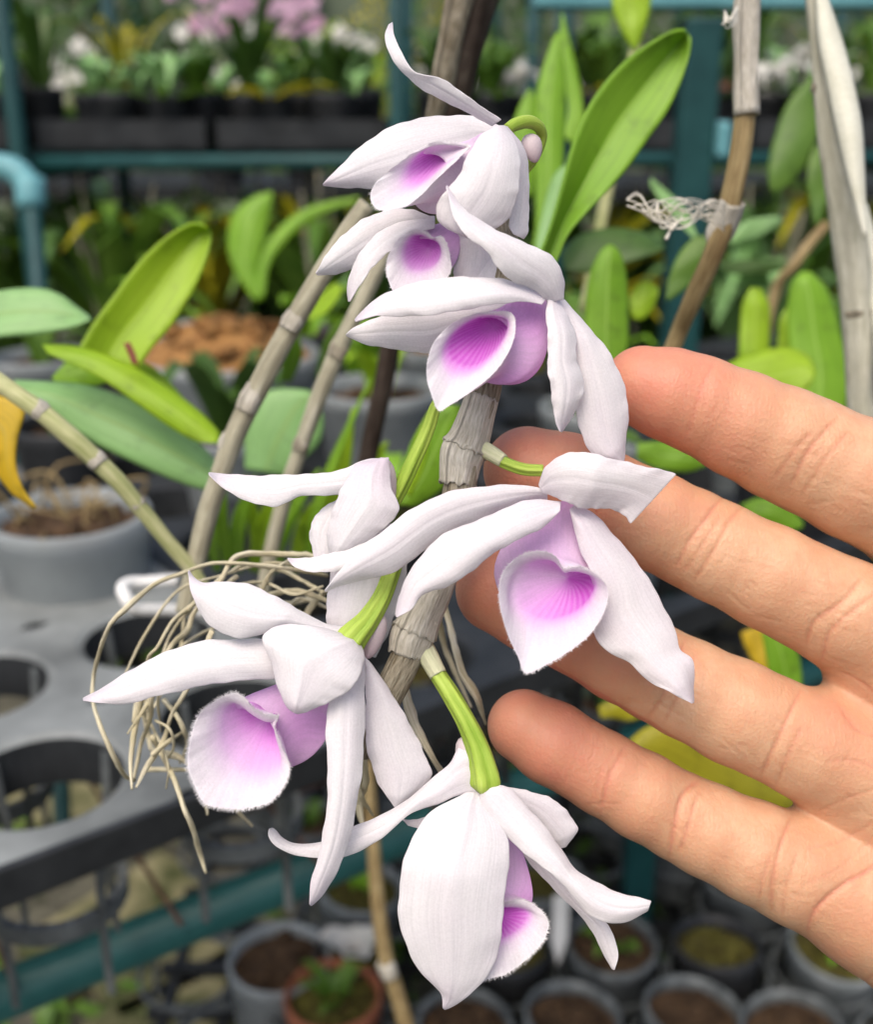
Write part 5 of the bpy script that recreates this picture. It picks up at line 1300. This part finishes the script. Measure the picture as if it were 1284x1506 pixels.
rs = np.random.default_rng(5)
for (x, y, i, j) in pts_low:
    if rs.uniform() < .07 and (i, j) not in ((4, 1), (4, 2)): continue
    px = 642 + x / (y * math.cos(PITCH) + (1.15 - .36) * math.sin(PITCH)) * F
    if px < 380 or px > 1350: continue
    if any((P(a_, b_, .36).xy - Vector((x, y))).length < .092 for a_, b_ in ((490, 1462), (520, 1385), (410, 1400))): continue
    key = int(rs.integers(0, 5))
    lab = f"small {['grey pot of bark', 'grey pot of moss', 'grey pot with a few leaves', 'dark pot of moss', 'pale pot with a seedling'][key]} in the ring rack, {ORD[j]} row, {ORD[i]} from left"
    if key not in protos:
        r_ = [.046, .047, .046, .045, .047][key]
        t = add_pot('potted_plant', (x, y, ZL), r_, .090, ['pot_low', 'pot_low', 'pot_low', 'pot_black', 'pot_grey'][key], ['soil', 'moss', 'soil', 'moss', 'moss'][key], lab, group='small pots in the ring rack', lip_h=.014)
        if key in (2, 4): foliage(t, (x, y, ZL + .075), 6, .035, .007, 'leaf_mid' if key == 2 else 'leaf_green', seed=key)
        protos[key] = (t, x, y)
    else:
        t, x0, y0 = protos[key]
        c = copy_tree(t); c.location = (x + rs.uniform(-.003, .003), y + rs.uniform(-.003, .003), ZL + rs.uniform(-.006, .012)); c.rotation_euler = (rs.uniform(-.11, .11), rs.uniform(-.11, .11), rs.uniform(0, 6.28)); c['label'] = lab
q = P(490, 1462, .36)
t = add_pot('potted_plant', (q.x, q.y, .262), .047, .10, 'pot_terra', 'moss', 'terracotta red pot at the bottom edge with mossy soil', lip_h=.018)
foliage(t, (q.x, q.y, .345), 12, .04, .005, 'leaf_mid', seed=3)
q = P(822, 1400, .36); label_stake(q + Vector((0, 0, -.005)), .075, .016, .2, 'white label stake beside the lowest petals, in a small pot')
q = P(520, 1385, .36)
t = add_pot('potted_plant', (q.x, q.y, .262), .04, .09, 'pot_black', 'moss', 'black pot of pale leaved seedling left of the lowest bloom')
foliage(t, (q.x, q.y, .345), 9, .035, .014, 'pale', seed=9, up_=.6)
q = P(410, 1400, .36)
add_pot('potted_plant', (q.x, q.y, .255), .052, .10, 'pot_clear', 'soil', 'clear round pot of brown bark under the teal tube', taper=.85)

# ------------------------------------------------------------------ ground
gb = MB(); gs = []
n = 60
for i in range(n + 1):
    for j in range(n + 1):
        x = -30 + 60 * i / n; y = -20 + 60 * j / n
        gs.append((x, y, 0.0))
gb.add(gs, [(i * (n + 1) + j, (i + 1) * (n + 1) + j, (i + 1) * (n + 1) + j + 1, i * (n + 1) + j + 1) for i in range(n) for j in range(n)])
tag(gb.build('ground', M['ground'], None), 'brown gravelly ground', None, None, 'structure')
for k, (x, y, w_, l_, rz, lb) in enumerate([(270, 1470, .12, .24, .7, 'pale concrete block on the ground below the teal tube'), (170, 1330, .12, .26, .9, 'pale concrete block seen through the grey tray'), (40, 1170, .14, .3, .3, 'pale concrete block under the far left tray cells'),
                                            (250, 1400, .14, .2, .6, 'small concrete block beside the longer pale one'), (600, 1290, .15, .3, .5, 'pale concrete block behind the bamboo stake')]):
    q = P(x, y, .06); b = MB(); b.box(Vector((q.x, q.y, .026)), l_, w_, .052, rz, .006)
    tag(b.build('concrete_block', M['block'], None, smooth=False), lb, 'block', 'concrete blocks on the ground')
wd_ = MB()
for k in range(2200):
    a = rs.uniform(0, 1); x = rs.uniform(-1.2, .3); y = rs.uniform(1.0, 3.2)
    if mn.noise(Vector((x * 3, y * 3, 0))) < .05: continue
    c = Vector((x, y, 0)); an = rs.uniform(0, 6.28); d = Vector((math.cos(an), math.sin(an), 0)); l = rs.uniform(.03, .09)
    wd_.blade([c, c + d * l * .4 + Vector((0, 0, l * .6)), c + d * l + Vector((0, 0, l * .5))], [.004, .009, .001], normal=(0, 0, 1), n=5, m=3)
tag(wd_.build('weeds', M['leaf_mid'], None), 'low green weeds on the ground under the benches', None, None, 'stuff')

# ------------------------------------------------------------------ far shelf at eye level
sh = empty('shelf_rack', (0, 1.9, 0)); tag(sh, 'teal tube shelf rack across the background carrying black trays of pots', 'shelf')
def bar(a, b_, r, name, mat='teal', parent=sh, sides=16):
    v, f, u = tube_data([Vector(a), Vector(b_)], [r, r], sides, 2); return link(name, mesh(name, v, f, True, u), M[mat], parent)
YS = 1.7
bar((-.95, YS, 1.078), (1.05, YS, 1.088), .011, 'front_rail'); bar((-.95, YS + .5, 1.078), (1.05, YS + .5, 1.088), .011, 'back_rail')
for x in (-.607, -.056, .18, .75):
    bar((x, YS - .022, 0), (x, YS - .022, 2.0), .0125, 'post'); bar((x, YS + .522, 0), (x, YS + .522, 2.0), .0125, 'post')
    bar((x + .0, YS, 1.062), (x, YS + .5, 1.062), .009, 'cross_rail'); bar((x, YS, .60), (x, YS + .5, .60), .009, 'cross_rail')
bar((-.95, YS, .62), (1.05, YS, .62), .011, 'front_rail')
b = MB()
for k in range(14): b.box(Vector((.05, YS + .02 + k * .036, .636)), 2.0, .01, .008)
b.build('mesh_top', M['tray_black'], sh, smooth=False)
for k, (x0, x1, lb) in enumerate([(-.94, -.615, 'black seed tray at the left end of the far shelf'), (-.595, -.34, 'black seed tray right of the far left post'), (-.33, -.07, 'black seed tray on the far shelf left of the topmost bloom'),
                                  (-.045, .17, 'black seed tray on the far shelf behind the topmost bloom'), (.19, .46, 'black seed tray on the far shelf right of the topmost bloom'), (.47, .74, 'black seed tray at the right of the far shelf')]):
    b = MB(); xm = (x0 + x1) / 2; wx = x1 - x0 - .008
    b.box(Vector((xm, YS + .25, 1.101)), wx, .45, .006)
    b.box(Vector((xm, YS + .025, 1.122)), wx, .005, .036); b.box(Vector((xm, YS + .475, 1.122)), wx, .005, .036)
    b.box(Vector((x0 + .006, YS + .25, 1.122)), .005, .44, .036); b.box(Vector((x1 - .006, YS + .25, 1.122)), .005, .44, .036)
    tag(b.build('seed_tray', M['tray_black'], None, smooth=False), lb, 'seed tray', 'black seed trays on the far shelf')
cnt = 0
for row, yy in enumerate((YS + .075, YS + .165, YS + .26, YS + .36)):
    for k in range(20):
        x = -.91 + k * .083 + rs.uniform(-.006, .006) + (.03 if row % 2 else 0)
        if min(abs(x - c) for c in (-.605, -.335, -.056, .18, .465)) < .038 or x > .70: continue
        kind = int(rs.integers(0, 6))
        pm = ['pot_black', 'pot_black', 'pot_black', 'tray_black', 'pot_black', 'pot_black'][kind]
        nm = ['small leafy plant', 'strappy green plant', 'pale leaved plant', 'mixed seedling', 'upright dark plant', 'bare caned plant'][kind]
        t = add_pot('potted_plant', (x, yy, 1.105), .036, .072 + .012 * (row > 1), pm, 'soil', f"black pot with {nm}, far shelf, {['front', 'second', 'third', 'back'][row]} row, {ORD[min(k, 15)] if k < 16 else 'right end ' + ORD[k - 16]} place", group='pots on the far shelf')
        z = (x, yy, 1.17)
        hgt = [.09, .13, .07, .07, .15, .12][kind] * (1 + .12 * row) * rs.uniform(.6, 1.15)
        foliage(t, z, int([16, 12, 16, 10, 10, 9][kind]), hgt, [.012, .009, .016, .011, .011, .006][kind], ['leaf_mid', 'leaf_mid', 'pale', 'leaf_grey', 'leaf_dark', 'leaf_olive'][kind], seed=k + row * 31, spread=.8)
        if row == 0 and k % 2 == 0:            # leaves that hang out over the tray edge
            foliage(t, (x, yy - .02, 1.165), 7, .11, .011, ['leaf_mid', 'leaf_dark', 'leaf_olive'][k % 3], up_=.25, spread=1.5, name='hanging_leaves', seed=k + 500)
        if kind in (2, 5) and row < 3:
            label_stake((x + .02, yy - .012, 1.175), .055, .014, rs.uniform(-.4, .4), f"white label stake on the far shelf, {['front', 'second', 'third'][row]} row, {ORD[k % 16]} pot")
# flowering plants with pink and white sprays behind
def spray_plant(x, y, z, mat, label, n=13, hgt=.28, w_=.1):
    t = add_pot('potted_plant', (x, y, z), .05, .09, 'pot_black', 'soil', label, group='flowering pots behind the shelf')
    foliage(t, (x, y, z + .08), 10, .16, .018, 'leaf_mid', seed=int(x * 100) + 50)
    b = MB(); s = MB()
    for k in range(n):
        c = Vector((x + rs.normal(0, w_ * .5), y + rs.normal(0, w_ * .4), z + hgt + rs.normal(0, w_ * .35)))
        for p_ in range(5):
            a = p_ * 1.257 + rs.uniform(0, .5); d = Vector((math.cos(a), rs.uniform(-.4, .4), math.sin(a))).normalized()
            b.blade([c, c + d * .011, c + d * .022], [.004, .010, .002], normal=(0, -1, .2), n=5, m=3)
    for k in range(4): s.tube([Vector((x, y, z + .08)), Vector((x + rs.normal(0, .02), y, z + hgt * .6)), Vector((x + rs.normal(0, .05), y, z + hgt))], [.002] * 3, 5, 8)
    b.build('blossoms', M[mat], t); s.build('flower_stalks', M['cane_green'], t)
hs = empty('back_bench', (0, 2.75, 0)); tag(hs, 'slatted bench behind the shelf rack carrying flowering plants', 'bench')
b = MB()
for k in range(9): b.box(Vector((.1, 2.5 + k * .07, .985)), 3.2, .05, .03)
b.build('slatted_top', M['tray_black'], hs, smooth=False)
for x in (-1.3, -.4, .5, 1.5):
    for y in (2.52, 3.02): b = MB(); b.box(Vector((x, y, .484)), .05, .05, .968); b.build('leg', M['teal'], hs, smooth=False)
for k, (x, y, mt, lb, hg) in enumerate([(-.47, 2.55, 'pink', 'pot of pink sprays behind the far shelf at upper left', .36), (-.30, 2.62, 'pink', 'pot of pink sprays just left of the curled sepal', .33), (-.55, 2.85, 'pale', 'pot of pale blossoms left of the pink sprays', .27), (-.2, 2.8, 'pale', 'pot of pale blossoms right of the pink sprays', .28),
                                        (-.8, 2.6, 'pale', 'pot of pale blossoms behind the far left post', .24), (-.98, 2.8, 'pink', 'pot of pink sprays at the far left end', .26), (.1, 2.6, 'pale', 'pot of pale blossoms behind the old thick cane', .22), (.35, 2.75, 'pale', 'pot of pale blossoms behind the upright folded leaf', .24), (.85, 2.6, 'pale', 'pot of pale blossoms at upper right behind the pale cane', .25), (.62, 2.9, 'leaf_red', 'pot of dull red blossoms right of the brown cane', .2)]):
    spray_plant(x, y, 1.0, mt, lb, hgt=hg)
# plants on the lower shelf, in shade
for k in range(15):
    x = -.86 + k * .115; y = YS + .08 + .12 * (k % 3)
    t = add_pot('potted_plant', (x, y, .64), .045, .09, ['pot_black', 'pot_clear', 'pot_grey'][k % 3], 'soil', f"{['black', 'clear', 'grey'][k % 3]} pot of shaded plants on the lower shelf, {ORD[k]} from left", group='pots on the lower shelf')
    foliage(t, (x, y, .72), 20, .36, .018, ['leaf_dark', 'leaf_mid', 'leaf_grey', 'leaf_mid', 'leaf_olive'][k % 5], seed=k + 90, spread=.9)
    b = MB()
    for m_ in range(5):
        a = rs.uniform(0, 6.28); c = Vector((x, y, .72)); d = Vector((math.cos(a), math.sin(a), 0))
        b.tube([c, c + d * .03 + Vector((0, 0, .12)), c + d * rs.uniform(.03, .1) + Vector((0, 0, rs.uniform(.26, .36)))], [.0045, .004, .002], 6, 8, .1)
    b.build('canes', M['cane_ash'], t)

# near teal frame on the right with its clamp, water pipe on the left
nf = empty('teal_frame', (.222, 1.0, 0)); tag(nf, 'dark teal post and top beam right of the upright folded leaf', 'frame')
b = MB(); b.box(Vector((.222, 1.0, .612)), .031, .031, 1.224, 0, .003); b.build('post', M['teal'], nf, smooth=False)
b = MB(); b.box(Vector((.53, 1.0, 1.2510)), .90, .034, .042, 0, .003); b.build('beam', M['teal_pvc'], nf, smooth=False)
b = MB(); b.box(Vector((.965, 1.0, .612)), .031, .031, 1.224, 0, .003); b.build('post', M['teal'], nf, smooth=False)
b = MB(); b.box(Vector((.243, .995, 1.128)), .012, .04, .03, 0, .004); b.build('clamp', M['teal_pvc'], nf, smooth=False)
wp = empty('water_pipe', PY(55, 420, 1.2)); tag(wp, 'light teal plastic water pipe with an elbow at the left edge', 'pipe')
wtube('pipe', [(-120, 236, 1.24, 19), (-60, 238, 1.24, 19), (-5, 244, 1.24, 19), (22, 252, 1.24, 19.5), (38, 268, 1.24, 19.5), (44, 290, 1.24, 19.5)], 'teal_pvc', wp, sides=20, rough=0)
wtube('elbow_collar', [(43, 262, 1.24, 22), (45, 308, 1.24, 22)], 'teal_pvc', wp, sides=20, n=4, rough=0)
wtube('down_pipe', [(46, 300, 1.24, 13), (56, 420, 1.20, 13), (70, 700, 1.12, 13), (95, 1300, .98, 13)], 'teal', wp, sides=16, rough=0)

# hedge of shrubs closing the view
def shrub(x, y, h, r, mat, label, n=900, lw=.035, cat='shrub', trunk=True, ll=1.0, z0=.12):
    root = empty('shrub', (x, y, 0)); tag(root, label, cat, 'shrubs beyond the shelves')
    b = MB(); cl = [(Vector((x + rs.normal(0, r * .45), y + rs.normal(0, r * .35), h * rs.uniform(z0, .95))), r * rs.uniform(.22, .5)) for _ in range(16)]
    vs, fs = [], []
    for k in range(n):
        c, cr_ = cl[int(rs.integers(0, len(cl)))]
        d = Vector(rs.normal(0, 1, 3)); d.normalize(); q = c + d * cr_ * rs.uniform(.4, 1) ** .5
        if q.z < .03: continue
        a = Vector(rs.normal(0, 1, 3)) + Vector((0, 0, -.5)); a.normalize(); s = a.orthogonal().normalized(); s = Matrix.Rotation(rs.uniform(0, 6.28), 3, a) @ s
        l = lw * rs.uniform(.7, 1.5) * ll; w2 = lw * rs.uniform(.22, .4); o = len(vs)
        vs += [q, q + a * l * .5 + s * w2, q + a * l, q + a * l * .5 - s * w2]; fs.append((o, o + 1, o + 2, o + 3))
    b.add(vs, fs, [(0, 0), (.3, .5), (0, 1), (.9, .5)] * (len(vs) // 4)); b.build('foliage', M[mat], root, smooth=False)
    if trunk:
        s = MB()
        for c, cr_ in cl[:7]: s.tube([Vector((x + rs.normal(0, .03), y, 0)), Vector((x, y, 0)).lerp(c, .5) + Vector((rs.normal(0, .03), 0, 0)), c], [.014, .010, .004], 6, 10, .1)
        s.build('stems', M['bark'], root)
SH = [(-1.5, 3.4, 1.55, .5, 'leaf_dark', 'dark shrub at the far left beyond the shelves'), (-.95, 3.5, 1.75, .42, 'leaf_dark', 'tall dark shrub behind the pale blossoms at upper left'), (-.35, 3.9, 1.25, .4, 'leaf_mid', 'low mid green shrub behind the pink sprays'),
      (.2, 3.6, 1.7, .35, 'leaf_dark', 'dark shrub behind the old thick cane'), (.75, 3.5, 1.8, .45, 'leaf_dark', 'dark shrub behind the teal post'), (1.3, 3.3, 1.7, .45, 'leaf_mid', 'green shrub at the far right beyond the pale cane'),
      (-.1, 4.8, 1.6, .5, 'leaf_olive', 'yellowish shrub farther off in the gap left of the old cane'), (-2.2, 4.6, 2.0, .7, 'leaf_mid', 'green shrub farther off past the left edge'), (1.9, 4.5, 2.1, .7, 'leaf_dark', 'dark shrub farther off past the right edge'),
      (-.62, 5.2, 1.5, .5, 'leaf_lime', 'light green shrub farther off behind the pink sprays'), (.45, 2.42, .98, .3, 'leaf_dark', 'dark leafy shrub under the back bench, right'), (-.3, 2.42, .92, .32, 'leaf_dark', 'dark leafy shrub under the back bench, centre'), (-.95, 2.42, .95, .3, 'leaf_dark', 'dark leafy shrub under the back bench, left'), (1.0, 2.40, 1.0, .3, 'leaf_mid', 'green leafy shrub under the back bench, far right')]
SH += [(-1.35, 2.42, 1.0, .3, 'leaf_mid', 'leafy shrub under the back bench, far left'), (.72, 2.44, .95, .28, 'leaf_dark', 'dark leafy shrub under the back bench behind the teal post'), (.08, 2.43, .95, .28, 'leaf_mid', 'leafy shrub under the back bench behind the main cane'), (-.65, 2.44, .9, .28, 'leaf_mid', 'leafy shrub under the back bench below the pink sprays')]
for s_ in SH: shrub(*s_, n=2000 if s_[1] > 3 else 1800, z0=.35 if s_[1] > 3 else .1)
# pale wall of the growing house far behind
M['wall_pale'] = mat_basic('greenhouse_panel', (0.05, 0.07, 0.045), (0.12, 0.15, 0.10), scale=2.5, rough=.6, bump=.05, c3=(.42, .46, .38))
wl_ = empty('greenhouse_wall', (0, 8, 0)); tag(wl_, 'pale translucent greenhouse end wall with frame far behind the plants', 'wall')
b = MB(); b.box(Vector((0, 8, 1.4)), 16, .02, 2.8); b.build('panel', M['wall_pale'], wl_, smooth=False)
for x in np.arange(-8, 8.1, 1.2):
    b = MB(); b.box(Vector((x, 7.96, 1.4)), .05, .05, 2.8); b.build('mullion', M['teal'], wl_, smooth=False)
# ------------------------------------------------------------------ light, camera, settings
w = bpy.data.worlds.new('World'); sc.world = w; w.use_nodes = True
wn, wl = w.node_tree.nodes, w.node_tree.links
bg = wn['Background']
sky = wn.new('ShaderNodeTexSky'); sky.sky_type = 'NISHITA'; sky.sun_disc = False
SUN_EL, SUN_AZ = R(58), R(205)          # azimuth measured clockwise from +Y: behind the camera, a little left
sky.sun_elevation = SUN_EL; sky.sun_rotation = SUN_AZ
sky.air_density = 1.0; sky.dust_density = 6.0; sky.ozone_density = 1.0
wl.new(sky.outputs[0], bg.inputs[0]); bg.inputs[1].default_value = 0.15
sl = bpy.data.lights.new('sun', 'SUN'); sl.energy = 1.15; sl.angle = R(42); sl.color = (1.0, 0.95, 0.88)
so = bpy.data.objects.new('sun', sl); COL.objects.link(so)
sd = Vector((math.sin(SUN_AZ) * math.cos(SUN_EL), math.cos(SUN_AZ) * math.cos(SUN_EL), math.sin(SUN_EL)))
so.rotation_euler = sd.to_track_quat('Z', 'Y').to_euler()

cd = bpy.data.cameras.new('camera'); co_ = bpy.data.objects.new('camera', cd); COL.objects.link(co_)
co_.location = CAM; co_.rotation_euler = (R(90) - PITCH, 0, 0)
cd.sensor_fit = 'VERTICAL'; cd.angle = 2 * math.atan(753 / F); cd.clip_start = 0.01; cd.clip_end = 300
cd.dof.use_dof = True; cd.dof.focus_distance = 0.192; 

cd.dof.aperture_fstop = (cd.lens * 1e-3) / 0.0027
sc.camera = co_
sc.view_settings.view_transform = 'Standard'; sc.view_settings.look = 'None'
sc.view_settings.exposure = 0.5; sc.view_settings.gamma = 1
sc.cycles.use_denoising = True
sc.cycles.max_bounces = 8; sc.cycles.transparent_max_bounces = 8
sc.cycles.sample_clamp_indirect = 6
